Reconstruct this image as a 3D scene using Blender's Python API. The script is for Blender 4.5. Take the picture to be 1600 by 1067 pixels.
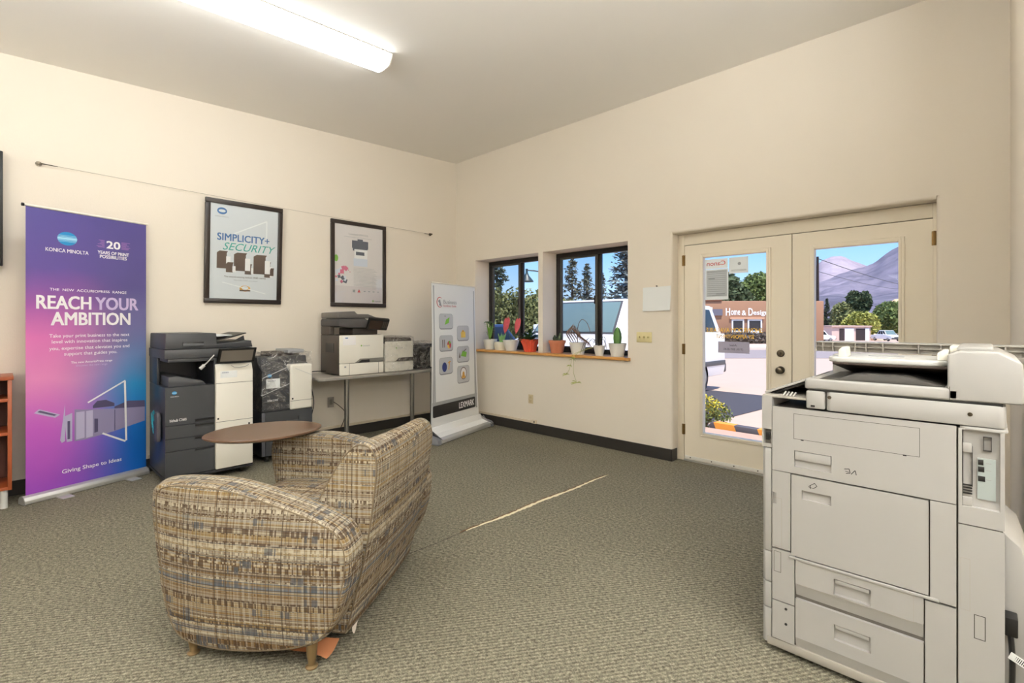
import bpy, bmesh, math, random
from mathutils import Vector, Matrix
from math import sin, cos, pi, radians, sqrt, atan2
random.seed(7)
for o in list(bpy.data.objects): bpy.data.objects.remove(o)
SC = bpy.context.scene; COL = SC.collection
SC.view_settings.view_transform = 'Standard'; SC.view_settings.look = 'None'
SC.view_settings.gamma = 1; SC.view_settings.use_curve_mapping = False
SC.view_settings.exposure = 0.14

# ---------------------------------------------------------------- camera
FPX, YAW, EYE, HOR = 768., radians(43.94), 1.33, 503.
cam = bpy.data.cameras.new('camera'); cam.sensor_width = 36; cam.lens = FPX/1600*36
cam.shift_y = -(533.5-HOR)/1600; cam.clip_end = 4000; cam.clip_start = .02
co = bpy.data.objects.new('camera', cam); COL.objects.link(co)
co.location = (0, 0, EYE); co.rotation_euler = (pi/2, 0, YAW); SC.camera = co

# ---------------------------------------------------------------- sky and sun
w = bpy.data.worlds.new('sky'); SC.world = w; w.use_nodes = True
nt = w.node_tree; nt.nodes.clear()
tc = nt.nodes.new('ShaderNodeTexCoord'); sx = nt.nodes.new('ShaderNodeSeparateXYZ')
rp = nt.nodes.new('ShaderNodeValToRGB'); bg = nt.nodes.new('ShaderNodeBackground'); ow = nt.nodes.new('ShaderNodeOutputWorld')
nt.links.new(tc.outputs['Generated'], sx.inputs[0]); nt.links.new(sx.outputs[2], rp.inputs[0])
nt.links.new(rp.outputs[0], bg.inputs[0]); nt.links.new(bg.outputs[0], ow.inputs[0])
cr = rp.color_ramp
cr.elements[0].position = 0.0; cr.elements[0].color = (.62, .80, .98, 1)
cr.elements[1].position = .6; cr.elements[1].color = (.10, .28, .75, 1)
e = cr.elements.new(.14); e.color = (.27, .55, .96, 1)
bg.inputs[1].default_value = 1.3
sl = bpy.data.lights.new('sun', 'SUN'); sl.energy = 6.2; sl.angle = .009; sl.color = (1, .92, .82)
so = bpy.data.objects.new('sun', sl); COL.objects.link(so)
so.rotation_euler = Vector((-.45, .25, -1.2)).to_track_quat('-Z', 'Y').to_euler()

# ---------------------------------------------------------------- materials
def lin(c):
    if isinstance(c, str):
        c = c.lstrip('#'); c = [int(c[i:i+2], 16)/255 for i in (0, 2, 4)]
        c = [x/12.92 if x <= .04045 else ((x+.055)/1.055)**2.4 for x in c]
    return (c[0], c[1], c[2], 1)
_m = {}
def mat(name, col, rough=.5, metal=0., bump=0., bscale=200., var=0., vscale=8., spec=.5, coat=0.):
    if name in _m: return _m[name]
    m = bpy.data.materials.new(name); m.use_nodes = True; nt = m.node_tree
    b = nt.nodes['Principled BSDF']; c = lin(col)
    b.inputs['Base Color'].default_value = c; b.inputs['Roughness'].default_value = rough
    b.inputs['Metallic'].default_value = metal; b.inputs['Specular IOR Level'].default_value = spec
    b.inputs['Coat Weight'].default_value = coat
    t = nt.nodes.new('ShaderNodeTexCoord')
    n = nt.nodes.new('ShaderNodeTexNoise'); n.inputs['Scale'].default_value = vscale; n.inputs['Detail'].default_value = 3
    nt.links.new(t.outputs['Object'], n.inputs['Vector'])
    mx = nt.nodes.new('ShaderNodeMixRGB'); mx.blend_type = 'MULTIPLY'; mx.inputs[0].default_value = 1
    r = nt.nodes.new('ShaderNodeMapRange'); r.inputs[3].default_value = 1-var; r.inputs[4].default_value = 1+var
    nt.links.new(n.outputs[0], r.inputs[0]); mx.inputs[1].default_value = c
    nt.links.new(r.outputs[0], mx.inputs[2]); nt.links.new(mx.outputs[0], b.inputs['Base Color'])
    if bump:
        n2 = nt.nodes.new('ShaderNodeTexNoise'); n2.inputs['Scale'].default_value = bscale; n2.inputs['Detail'].default_value = 4
        nt.links.new(t.outputs['Object'], n2.inputs['Vector'])
        bu = nt.nodes.new('ShaderNodeBump'); bu.inputs['Strength'].default_value = bump; bu.inputs['Distance'].default_value = .002
        nt.links.new(n2.outputs[0], bu.inputs['Height']); nt.links.new(bu.outputs[0], b.inputs['Normal'])
    _m[name] = m; return m
def emis(name, col, s):
    m = bpy.data.materials.new(name); m.use_nodes = True; nt = m.node_tree; nt.nodes.clear()
    e = nt.nodes.new('ShaderNodeEmission'); o = nt.nodes.new('ShaderNodeOutputMaterial')
    e.inputs[0].default_value = lin(col); e.inputs[1].default_value = s; nt.links.new(e.outputs[0], o.inputs[0]); return m
def glass(name, tint=(1, 1, 1), refl=.06, rough=.01):
    m = bpy.data.materials.new(name); m.use_nodes = True; nt = m.node_tree; nt.nodes.clear()
    a = nt.nodes.new('ShaderNodeBsdfTransparent'); g = nt.nodes.new('ShaderNodeBsdfGlossy'); x = nt.nodes.new('ShaderNodeMixShader')
    o = nt.nodes.new('ShaderNodeOutputMaterial'); a.inputs[0].default_value = (*tint, 1); g.inputs['Roughness'].default_value = rough
    x.inputs[0].default_value = refl; nt.links.new(a.outputs[0], x.inputs[1]); nt.links.new(g.outputs[0], x.inputs[2]); nt.links.new(x.outputs[0], o.inputs[0]); return m
def N(nt, t, **k):
    n = nt.nodes.new('ShaderNode'+t)
    for a, v in k.items():
        if a[0] == 'i' and a[1:].isdigit(): n.inputs[int(a[1:])].default_value = v
        else: setattr(n, a, v)
    return n

WALL = mat('painted_wall', '#EAE0D0', .75, bump=.25, bscale=90, var=.012, vscale=2)
CEIL = mat('painted_ceiling', '#F5F0E7', .8, bump=.2, bscale=70)
DOORP = mat('door_paint', '#ECE1CC', .45, bump=.05)
BASE = mat('rubber_baseboard', '#2B2824', .45, var=.1)
BLK = mat('black_plastic', '#131211', .4)
DGR = mat('charcoal_plastic', '#3D3E40', .45, bump=.05)
DG2 = mat('dark_brown_plastic', '#4A423B', .5)
WPL = mat('white_plastic', '#EDE8DB', .4)
GPL = mat('pale_grey_plastic', '#A19E99', .45, var=.01)
GP2 = mat('warm_grey_plastic', '#9B958B', .5)  # slightly darker, warmer grey than the pale copier plastic
SEAM = mat('seam_gap', '#37332E', .8)
STEEL = mat('brushed_steel', '#A9A8A3', .35, 1., var=.05)
ALU = mat('silver_aluminium', '#C3C2BE', .45, .6)
BRASS = mat('aged_brass', '#7A6038', .4, .8, var=.2, vscale=60)
NICK = mat('dark_nickel', '#5E564A', .3, .9)
BRZ = mat('bronze_window_frame', '#171412', .4)
SASH = mat('grey_sash', '#4B4945', .7)
PINE = mat('varnished_pine', '#C8924F', .35, var=.2, vscale=14)
CHERRY = mat('cherry_laminate', '#9C4F2C', .4, var=.08, vscale=5)
WALN = mat('walnut_laminate', '#5C4432', .3, var=.12, vscale=6)
PAPER = mat('white_paper', '#EEF0EE', .7)
CREAMP = mat('switch_ivory', '#D8CB98', .4)
WHT = mat('white_print', '#F6F3F2', .6)
BLKI = mat('black_print', '#1B1817', .6)
GRY = mat('grey_print', '#9FA0A1', .6)
RED = mat('red_print', '#C7484C', .6); BLUI = mat('blue_print', '#3A6FA8', .6); TEAL = mat('teal_print', '#3AA79B', .6)
SKYI = mat('logo_blue', '#1389C6', .5); LBL = mat('logo_light_blue', '#A9DDF2', .5)
GOLD = mat('gold_print', '#D9A243', .6); GRN = mat('green_print', '#7DBB3C', .6); PNK = mat('pink_print', '#D9708F', .6)
BRN = mat('brown_print', '#5D4A40', .6); NAVY = mat('navy_print', '#2C3A7C', .6); YEL = mat('yellow_print', '#E9C65C', .6)
ORG = mat('orange_lettering', '#F4C04A', .5)
TERRA = mat('terracotta', '#C47A58', .8, var=.1, vscale=30)
POTW = mat('white_ceramic', '#F0EEE6', .3)
SOIL = mat('soil', '#3A2B20', .9)
LEAF = mat('green_leaf', '#6E9A3A', .5, var=.25, vscale=20)
LEAFD = mat('dark_green_leaf', '#48683F', .5, var=.3, vscale=30)
LEAFP = mat('pink_leaf', '#C8535A', .5, var=.3, vscale=40)
DRY = mat('dried_leaf', '#6B5245', .8, var=.3, vscale=30)
CACT = mat('cactus_skin', '#5E8A45', .6, var=.3, vscale=40)
FOIL = mat('coral_foil', '#E0583F', .35, var=.1, vscale=20)

# ---------------------------------------------------------------- mesh helpers
class MB:
    def __init__(s): s.v = []; s.f = []; s.mi = []; s.cur = 0
    def add(s, vs, fs):
        k = len(s.v); s.v += [tuple(p) for p in vs]
        for f in fs: s.f.append([i+k for i in f]); s.mi.append(s.cur)
        return s
    def box(s, x0, x1, y0, y1, z0, z1):
        return s.add([(x, y, z) for x in (x0, x1) for y in (y0, y1) for z in (z0, z1)],
                     [(0, 1, 3, 2), (4, 6, 7, 5), (0, 4, 5, 1), (2, 3, 7, 6), (0, 2, 6, 4), (1, 5, 7, 3)])
    def obox(s, c, ax, ay, az):
        c, ax, ay, az = map(Vector, (c, ax, ay, az))
        return s.add([c+ax*i+ay*j+az*k for i in (-1, 1) for j in (-1, 1) for k in (-1, 1)],
                     [(0, 1, 3, 2), (4, 6, 7, 5), (0, 4, 5, 1), (2, 3, 7, 6), (0, 2, 6, 4), (1, 5, 7, 3)])
    def quad(s, a, b, c, d): return s.add([a, b, c, d], [(0, 1, 2, 3)])
    def prism(s, poly, a, b, axis='z'):
        def T(p, h): return {'z': (p[0], p[1], h), 'y': (p[0], h, p[1]), 'x': (h, p[0], p[1])}[axis]
        n = len(poly)
        return s.add([T(p, a) for p in poly]+[T(p, b) for p in poly],
                     [list(range(n))[::-1], list(range(n, 2*n))]+[(i, (i+1) % n, n+(i+1) % n, n+i) for i in range(n)])
    def tube(s, pts, r, n=8, cap=True):
        pts = [Vector(p) for p in pts]; rs = r if isinstance(r, (list, tuple)) else [r]*len(pts)
        vs = []; up = None
        for i, p in enumerate(pts):
            t = (pts[min(i+1, len(pts)-1)]-pts[max(i-1, 0)]).normalized()
            if up is None:
                up = Vector((0, 0, 1)) if abs(t.z) < .9 else Vector((1, 0, 0))
            a = t.cross(up).normalized(); b = t.cross(a).normalized(); up = -b if (-b).dot(up) > 0 else b
            a = t.cross(up).normalized()
            vs += [p+a*rs[i]*cos(2*pi*k/n)+up*rs[i]*sin(2*pi*k/n) for k in range(n)]
        fs = [(i*n+k, i*n+(k+1) % n, (i+1)*n+(k+1) % n, (i+1)*n+k) for i in range(len(pts)-1) for k in range(n)]
        if cap: fs += [list(range(n))[::-1], list(range(len(vs)-n, len(vs)))]
        return s.add(vs, fs)
    def lathe(s, prof, c=(0, 0, 0), n=24, wob=0):
        vs = []
        for r, z in prof:
            for k in range(n):
                rr = r*(1+wob*(1 if k % 2 else -1)); vs.append((c[0]+rr*cos(2*pi*k/n), c[1]+rr*sin(2*pi*k/n), c[2]+z))
        fs = [(i*n+k, i*n+(k+1) % n, (i+1)*n+(k+1) % n, (i+1)*n+k) for i in range(len(prof)-1) for k in range(n)]
        if prof[0][0] > 1e-6: fs.append(list(range(n))[::-1])
        if prof[-1][0] > 1e-6: fs.append(list(range(len(vs)-n, len(vs))))
        return s.add(vs, fs)
    def grid(s, fn, nu, nv):
        return s.add([fn(i/nu, j/nv) for j in range(nv+1) for i in range(nu+1)],
                     [(j*(nu+1)+i, j*(nu+1)+i+1, (j+1)*(nu+1)+i+1, (j+1)*(nu+1)+i) for j in range(nv) for i in range(nu)])
    def panel(s, x0, x1, z0, z1, y0, t, holes=()):
        """front panel (front face at y0, thickness t) with rectangular recesses (x0,x1,z0,z1,depth)"""
        xs = sorted({x0, x1, *[h[0] for h in holes], *[h[1] for h in holes]}); zs = sorted({z0, z1, *[h[2] for h in holes], *[h[3] for h in holes]})
        for a, b in zip(xs, xs[1:]):
            for c, d in zip(zs, zs[1:]):
                if any(h[0] <= a and b <= h[1] and h[2] <= c and d <= h[3] for h in holes): continue
                s.quad((a, y0, c), (b, y0, c), (b, y0, d), (a, y0, d))
        y1 = y0+t
        s.add([(x0, y0, z0), (x1, y0, z0), (x1, y0, z1), (x0, y0, z1), (x0, y1, z0), (x1, y1, z0), (x1, y1, z1), (x0, y1, z1)],
              [(0, 4, 5, 1), (1, 5, 6, 2), (2, 6, 7, 3), (3, 7, 4, 0), (4, 7, 6, 5)])
        for h in holes:
            a, b, c, d, dp = h[:5]; q = y0+dp
            s.add([(a, y0, c), (b, y0, c), (b, y0, d), (a, y0, d), (a, q, c), (b, q, c), (b, q, d), (a, q, d)],
                  [(0, 1, 5, 4), (1, 2, 6, 5), (2, 3, 7, 6), (3, 0, 4, 7), (4, 5, 6, 7)])
        return s
    def xf(s, M, k=0):
        for i in range(k, len(s.v)): s.v[i] = tuple(M @ Vector(s.v[i]))
        return s
def build(name, m, mt, parent=None, bevel=0, seg=2, smooth=True, uv=False, ang=35, loc=None, merge=False):
    me = bpy.data.meshes.new(name); me.from_pydata(m.v, [], m.f)
    mats = mt if isinstance(mt, (list, tuple)) else [mt]
    for q in mats: me.materials.append(q)
    for p, k in zip(me.polygons, m.mi): p.material_index = k
    bm = bmesh.new(); bm.from_mesh(me)
    if merge: bmesh.ops.remove_doubles(bm, verts=bm.verts, dist=1e-5)
    bmesh.ops.recalc_face_normals(bm, faces=bm.faces)
    if bevel:
        es = [e for e in bm.edges if len(e.link_faces) == 2 and e.calc_face_angle(0) > radians(30)]
        bmesh.ops.bevel(bm, geom=es, offset=bevel, segments=seg, profile=.5, affect='EDGES', clamp_overlap=True)
    if smooth:
        for f in bm.faces: f.smooth = True
        for e in bm.edges:
            if len(e.link_faces) == 2 and e.calc_face_angle(0) > radians(ang): e.smooth = False
    if uv:
        L = bm.loops.layers.uv.new('UVMap')
        for f in bm.faces:
            n = f.normal; a = [abs(n.x), abs(n.y), abs(n.z)]; k = a.index(max(a))
            for l in f.loops:
                p = l.vert.co
                l[L].uv = (p.y, p.z) if k == 0 else ((p.x, p.z) if k == 1 else (p.x, p.y))
    bm.to_mesh(me); bm.free()
    o = bpy.data.objects.new(name, me); COL.objects.link(o)
    if parent: o.parent = parent
    if loc: o.location = loc
    return o
def thing(name, label, cat, loc=(0, 0, 0), rot=0., group=None):
    o = bpy.data.objects.new(name, None); o.empty_display_size = .1; COL.objects.link(o)
    o.location = loc; o.rotation_euler = (0, 0, radians(rot)); o['label'] = label; o['category'] = cat
    if group: o['group'] = group
    return o
def tag(o, label, cat, group=None, kind=None):
    o['label'] = label; o['category'] = cat
    if group: o['group'] = group
    if kind: o['kind'] = kind
    return o
def struct(o): o['kind'] = 'structure'; return o
def bx(name, d, mt, parent=None, bevel=0, **k): return build(name, MB().box(*d), mt, parent, bevel, **k)
def dup(root, loc=None, rot=None):
    r = root.copy(); COL.objects.link(r)
    for c in root.children:
        d = c.copy(); COL.objects.link(d); d.parent = r
        for g in c.children: h = g.copy(); COL.objects.link(h); h.parent = d
    if loc: r.location = loc
    if rot is not None: r.rotation_euler = (0, 0, radians(rot))
    return r
def txt(s, p0, ax, ay, wd, ht, mt, parent, name='lettering', bold=0., shear=0., mirror=False, lift=.0006):
    """printed or cut lettering fitted to a box: bottom-left p0, unit axes ax, ay, size wd x ht"""
    cu = bpy.data.curves.new('t', 'FONT'); cu.body = s; cu.size = 1; cu.shear = shear; cu.resolution_u = 3
    cu.align_x = 'CENTER' if '\n' in s else 'LEFT'
    t = bpy.data.objects.new('t', cu); COL.objects.link(t); dg = bpy.context.evaluated_depsgraph_get()
    me = bpy.data.meshes.new_from_object(t.evaluated_get(dg)); bpy.data.objects.remove(t)
    xs = [v.co.x for v in me.vertices]; ys = [v.co.y for v in me.vertices]
    x0, x1, y0, y1 = min(xs), max(xs), min(ys), max(ys); ax, ay, p0 = Vector(ax), Vector(ay), Vector(p0); n = ax.cross(ay)
    for v in me.vertices:
        a = (v.co.x-x0)/(x1-x0); b = (v.co.y-y0)/(y1-y0)
        if mirror: a = 1-a
        v.co = p0+ax*a*wd+ay*b*ht+n*lift
    if bold:      # heavier strokes: the outline stepped out to four sides
        vs = [tuple(v.co) for v in me.vertices]; fs = [list(p.vertices) for p in me.polygons]; m = MB(); q = ht*.9*bold
        for i, j in ((-1, -1), (1, -1), (-1, 1), (1, 1), (0, 0)): m.add([tuple(Vector(v)+ax*q*i*.9+ay*q*j*.6+n*.00002*(i+2*j)) for v in vs], fs)
        me = bpy.data.meshes.new(name); me.from_pydata(m.v, [], m.f)
    me.materials.clear(); me.materials.append(mt)
    for p in me.polygons: p.material_index = 0
    o = bpy.data.objects.new(name, me); COL.objects.link(o)
    if parent: o.parent = parent
    return o
def flat(polys, p0, ax, ay, mt, parent, name='print', lift=.0005):
    """printed shapes: list of polygons in (a,b) metres"""
    ax, ay, p0 = Vector(ax), Vector(ay), Vector(p0); n = ax.cross(ay); m = MB()
    for k, pl in enumerate(polys):
        if isinstance(pl, tuple) and isinstance(pl[0], int): m.cur = pl[0]; pl = pl[1]
        else: m.cur = 0
        m.add([p0+ax*a+ay*b+n*(lift+.00012*(k % 12)) for a, b in pl], [list(range(len(pl)))])
    o = build(name, m, mt, parent, smooth=False); return o
def R(x0, x1, y0, y1): return [(x0, y0), (x1, y0), (x1, y1), (x0, y1)]
def ELL(cx, cy, rx, ry, n=24): return [(cx+rx*cos(2*pi*i/n), cy+ry*sin(2*pi*i/n)) for i in range(n)]
def RR(x0, x1, y0, y1, r, n=5):
    out = []
    for cx, cy, a in ((x1-r, y0+r, -90), (x1-r, y1-r, 0), (x0+r, y1-r, 90), (x0+r, y0+r, 180)):
        out += [(cx+r*cos(radians(a+90*i/n)), cy+r*sin(radians(a+90*i/n))) for i in range(n+1)]
    return out
def smooth_loop(pts, k=4):
    n = len(pts); out = []
    for i in range(n):
        p = [Vector((*pts[(i+j-1) % n], 0)) for j in range(4)]
        for t in range(k):
            t /= k; q = .5*((2*p[1])+(-p[0]+p[2])*t+(2*p[0]-5*p[1]+4*p[2]-p[3])*t*t+(-p[0]+3*p[1]-3*p[2]+p[3])*t**3)
            out.append((q.x, q.y))
    return out
def spline(pts, k=6):
    pts = [Vector(p) for p in pts]; out = []; n = len(pts)
    for i in range(n-1):
        a, b, c, d = pts[max(i-1, 0)], pts[i], pts[i+1], pts[min(i+2, n-1)]
        for j in range(k):
            t = j/k; out.append(.5*((2*b)+(-a+c)*t+(2*a-5*b+4*c-d)*t*t+(-a+3*b-3*c+d)*t**3))
    return out+[pts[-1]]
X, Y, Z = Vector((1, 0, 0)), Vector((0, 1, 0)), Vector((0, 0, 1))
FW = Vector((-sin(YAW), cos(YAW), 0)); RT = Vector((cos(YAW), sin(YAW), 0))
def at(px, depth, z=0.):
    p = FW*depth+RT*((px-800)/FPX*depth); return Vector((p.x, p.y, z))
def hz(py, depth): return EYE+(HOR-py)*depth/FPX

# ================================================================= ROOM SHELL
XA, YB, XC, YD = -5.371, 4.437, .112, 4.56
YR, XR = -2.9, 2.0
def cz(y): return 3.369+.042*y
# carpet
def carpet():
    m = bpy.data.materials.new('loop_carpet'); m.use_nodes = True; nt = m.node_tree; b = nt.nodes['Principled BSDF']
    b.inputs['Roughness'].default_value = .95; b.inputs['Specular IOR Level'].default_value = .15
    t = N(nt, 'TexCoord'); L = nt.links.new
    n1 = N(nt, 'TexNoise'); n1.inputs['Scale'].default_value = 1.1; n1.inputs['Detail'].default_value = 3
    n2 = N(nt, 'TexVoronoi'); n2.inputs['Scale'].default_value = 150
    n3 = N(nt, 'TexNoise'); n3.inputs['Scale'].default_value = 60; n3.inputs['Detail'].default_value = 5; n3.inputs['Roughness'].default_value = .8
    wv = N(nt, 'TexWave'); wv.inputs['Scale'].default_value = 17; wv.inputs['Distortion'].default_value = 5; wv.inputs['Detail'].default_value = 2; wv.inputs['Detail Scale'].default_value = 12
    mp = N(nt, 'Mapping'); mp.inputs['Rotation'].default_value = (0, 0, .6); L(t.outputs['Object'], mp.inputs[0]); L(mp.outputs[0], wv.inputs[0])
    for n in (n1, n2, n3): L(t.outputs['Object'], n.inputs['Vector'])
    r = N(nt, 'ValToRGB'); e = r.color_ramp.elements; e[0].position = .3; e[0].color = lin('#423F35'); e[1].position = .72; e[1].color = lin('#A09B87')
    q = r.color_ramp.elements.new(.5); q.color = lin('#706B5B')
    a = N(nt, 'Math', operation='MULTIPLY_ADD'); a.inputs[1].default_value = .16; L(wv.outputs[1], a.inputs[0]); L(n3.outputs[0], a.inputs[2])
    a2 = N(nt, 'Math', operation='SUBTRACT'); a2.inputs[1].default_value = .07; L(a.outputs[0], a2.inputs[0]); L(a2.outputs[0], r.inputs[0])
    mx = N(nt, 'MixRGB', blend_type='MULTIPLY'); mx.inputs[0].default_value = 1; mr = N(nt, 'MapRange'); mr.inputs[3].default_value = .82; mr.inputs[4].default_value = 1.15
    L(n1.outputs[0], mr.inputs[0]); L(r.outputs[0], mx.inputs[1]); L(mr.outputs[0], mx.inputs[2]); L(mx.outputs[0], b.inputs['Base Color'])
    bu = N(nt, 'Bump'); bu.inputs['Strength'].default_value = .7; bu.inputs['Distance'].default_value = .004
    ad = N(nt, 'Math', operation='ADD'); L(n2.outputs[0], ad.inputs[0]); L(n3.outputs[0], ad.inputs[1]); L(ad.outputs[0], bu.inputs['Height']); L(bu.outputs[0], b.inputs['Normal'])
    return m
CARPET = carpet()
fl = struct(bx('floor', (XA-.2, XR+.2, YR-.2, 4.70, -.06, 0), CARPET))
# worn-through carpet seam running to the doors
SEAMM = mat('frayed_backing', '#E2D6B4', .9, bump=.8, bscale=400, var=.25, vscale=60)
m = MB(); pts = []; L0 = Vector((-2.383, 1.59, 0)); L1 = Vector((-2.365, 3.66, 0)); n = 90
for i in range(n+1):
    t = i/n; p = L0.lerp(L1, t); wd = .003 if t < .2 else .003+.012*sin(pi*min(1, (t-.2)/.8))**.6
    p.x += .006*sin(t*19)+random.uniform(-.002, .002); pts.append((p, wd*random.uniform(.7, 1.3)))
sv = [(p.x-w_, p.y, .0015) for p, w_ in pts]+[(p.x+w_, p.y, .0015) for p, w_ in pts]
m.cur = 0
for i in range(n):
    m.cur = 1 if i < 20 else 0
    m.add([sv[i], sv[i+1], sv[i+n+2], sv[i+n+1]], [(0, 1, 2, 3)])
build('carpet_seam', m, [SEAMM, mat('dark_seam', '#3D392E', .95)], fl)
m = MB()   # lifted pile edge along the seam
m.tube([(p.x-w_*1.1, p.y, .002) for p, w_ in pts[18:]], [random.uniform(.002, .005) for _ in pts[18:]], 5)
build('frayed_edge', m, mat('frayed_brown', '#6B5237', .95), fl)
# ceiling (slopes up towards the windows)
m = MB(); m.add([(XA-.2, YR-.2, cz(YR-.2)), (XR+.2, YR-.2, cz(YR-.2)), (XR+.2, 4.75, cz(4.75)), (XA-.2, 4.75, cz(4.75)),
                 (XA-.2, YR-.2, 3.8), (XR+.2, YR-.2, 3.8), (XR+.2, 4.75, 3.8), (XA-.2, 4.75, 3.8)],
                [(0, 1, 2, 3), (4, 5, 6, 7), (0, 1, 5, 4), (1, 2, 6, 5), (2, 3, 7, 6), (3, 0, 4, 7)])
struct(build('ceiling', m, CEIL, smooth=False))
HW = 3.7
struct(bx('wall_left', (XA-.2, XA, YR-.2, 4.75, 0, HW), WALL))
struct(bx('wall_back', (XA, XR, YR-.2, YR, 0, HW), WALL))
struct(bx('wall_side', (XR, XR+.2, YR-.2, 2.72, 0, HW), WALL))
# short wall that ends beside the copier, with the room opening out behind the camera
struct(bx('wall_right', (XC, XR+.2, 2.78, 4.75, 0, HW), WALL, bevel=.015))
WT = 4.75
W1, W2, WZ0, WZ1 = (-4.964, -3.841), (-3.771, -2.632), .935, 2.157
DX0, DX1, DZ = -2.155, -.243, 2.173
def rc(x0, x1, side, r=.022):     # wall pier in plan with rounded room-side corner(s)
    pts = []
    def arc(cx, cy, a0, a1): return [(cx+r*cos(radians(a0+(a1-a0)*i/6)), cy+r*sin(radians(a0+(a1-a0)*i/6))) for i in range(7)]
    if 'l' in side: pts += arc(x0+r, YB+r, 180, 270)
    else: pts += [(x0, YB)]
    if 'r' in side: pts += arc(x1-r, YB+r, 270, 360)
    else: pts += [(x1, YB)]
    return pts+[(x1, WT), (x0, WT)]
m = MB()
r = .022; HZ = DZ+r
m.box(XA, W1[0], YB, WT, 0, HZ); m.prism(rc(W2[1], DX0, 'r'), 0, HZ); m.prism(rc(DX1, XC+.05, 'l'), 0, HZ)
m.box(W1[1], W2[0], YB, WT, WZ0, WZ1)
m.box(W1[0], W2[1], YB, WT, 0, WZ0); m.box(W1[0], W2[1], YB, WT, WZ1, HZ); m.box(XA, XC+.05, YB, WT, HZ, HW)
hp = [(YB+r-r*cos(radians(a)), DZ+r-r*sin(radians(a))) for a in range(0, 91, 15)]
m.prism(hp+[(WT, DZ), (WT, HZ)], DX0, DX1, 'x')
struct(build('wall_window_side', m, WALL))
# baseboards with the pale raceway above
def baseb(name, parts):
    m = MB()
    for p in parts: m.box(*p)
    return struct(build(name, m, BASE, bevel=.002, seg=1))
BZ = .113
baseb('baseboard_left', [(XA, XA+.012, YR, YB, 0, BZ)])
baseb('baseboard_window_side', [(XA+.012, DX0+.004, YB-.012, YB, 0, BZ), (DX0-.008, DX0+.008, YB-.012, YD-.03, 0, BZ)])
baseb('baseboard_right', [(DX1-.004, XC-.012, YB-.012, YB, 0, BZ), (XC-.012, XC, 2.77, YB, 0, BZ)])
baseb('baseboard_back', [(XA+.012, XR, YR, YR+.012, 0, BZ)])
RACE = mat('raceway', '#D6C8B0', .5)
m = MB().box(XA, XA+.014, .9, YB, BZ+.002, BZ+.03).box(XA+.014, -3.93, YB-.014, YB, BZ+.002, BZ+.03)
struct(build('trim_1', m, RACE, bevel=.002))

# ---------------------------------------------------------------- windows
GLS = glass('window_glass', (.97, .985, .99), .006)
SCREEN = glass('sash_glass', (.86, .87, .88), .01)
def window(name, x0, x1):
    w = bpy.data.objects.new(name, None); COL.objects.link(w); w.location = (x0, 4.69, WZ0); struct(w)
    W = x1-x0; H = WZ1-WZ0-.03; z0 = .03
    m = MB().box(0, W, 0, .05, z0, z0+.055).box(0, W, 0, .05, z0+H-.055, z0+H).box(0, .05, 0, .05, z0+.055, z0+H-.055).box(W-.05, W, 0, .05, z0+.055, z0+H-.055)
    build('window_frame', m, BRZ, w, .003)
    c = W*.52
    m = MB().box(.05, .075, .012, .04, z0+.055, z0+H-.055).box(c-.03, c, .004, .04, z0+.055, z0+H-.055).box(.075, c-.03, .012, .04, z0+.055, z0+.075).box(.075, c-.03, .012, .04, z0+H-.075, z0+H-.055)
    build('sliding_sash', m, SASH, w, .002)
    m = MB().box(c, c+.045, .02, .048, z0+.055, z0+H-.055).box(W-.062, W-.05, .02, .048, z0+.055, z0+H-.055)
    build('fixed_sash', m, BRZ, w, .002)
    bx('latch', (c-.038, c-.03, -.004, .02, z0+H*.48, z0+H*.56), BRZ, w, .001)
    bx('glass_pane', (.07, c-.02, .024, .028, z0+.06, z0+H-.06), SCREEN, w)
    bx('glass_pane', (c+.02, W-.055, .032, .036, z0+.06, z0+H-.06), GLS, w)
    return w
window('window_1', *W1); window('window_2', *W2)
# pine sill board running under both windows
m = MB().prism([(YB-.042, WZ0+.006), (YB-.036, WZ0), (YB, WZ0), (YB, WZ0), (4.69, WZ0), (4.69, WZ0+.03), (YB-.036, WZ0+.03), (YB-.042, WZ0+.024)], W1[0]+.002, W2[1]-.002, 'x')
m.box(W2[1]-.01, W2[1]+.03, YB-.042, YB-.0005, WZ0, WZ0+.03).box(W1[0]-.03, W1[0]+.01, YB-.042, YB-.0005, WZ0, WZ0+.03)
k = struct(build('trim_2', m, PINE))

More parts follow.
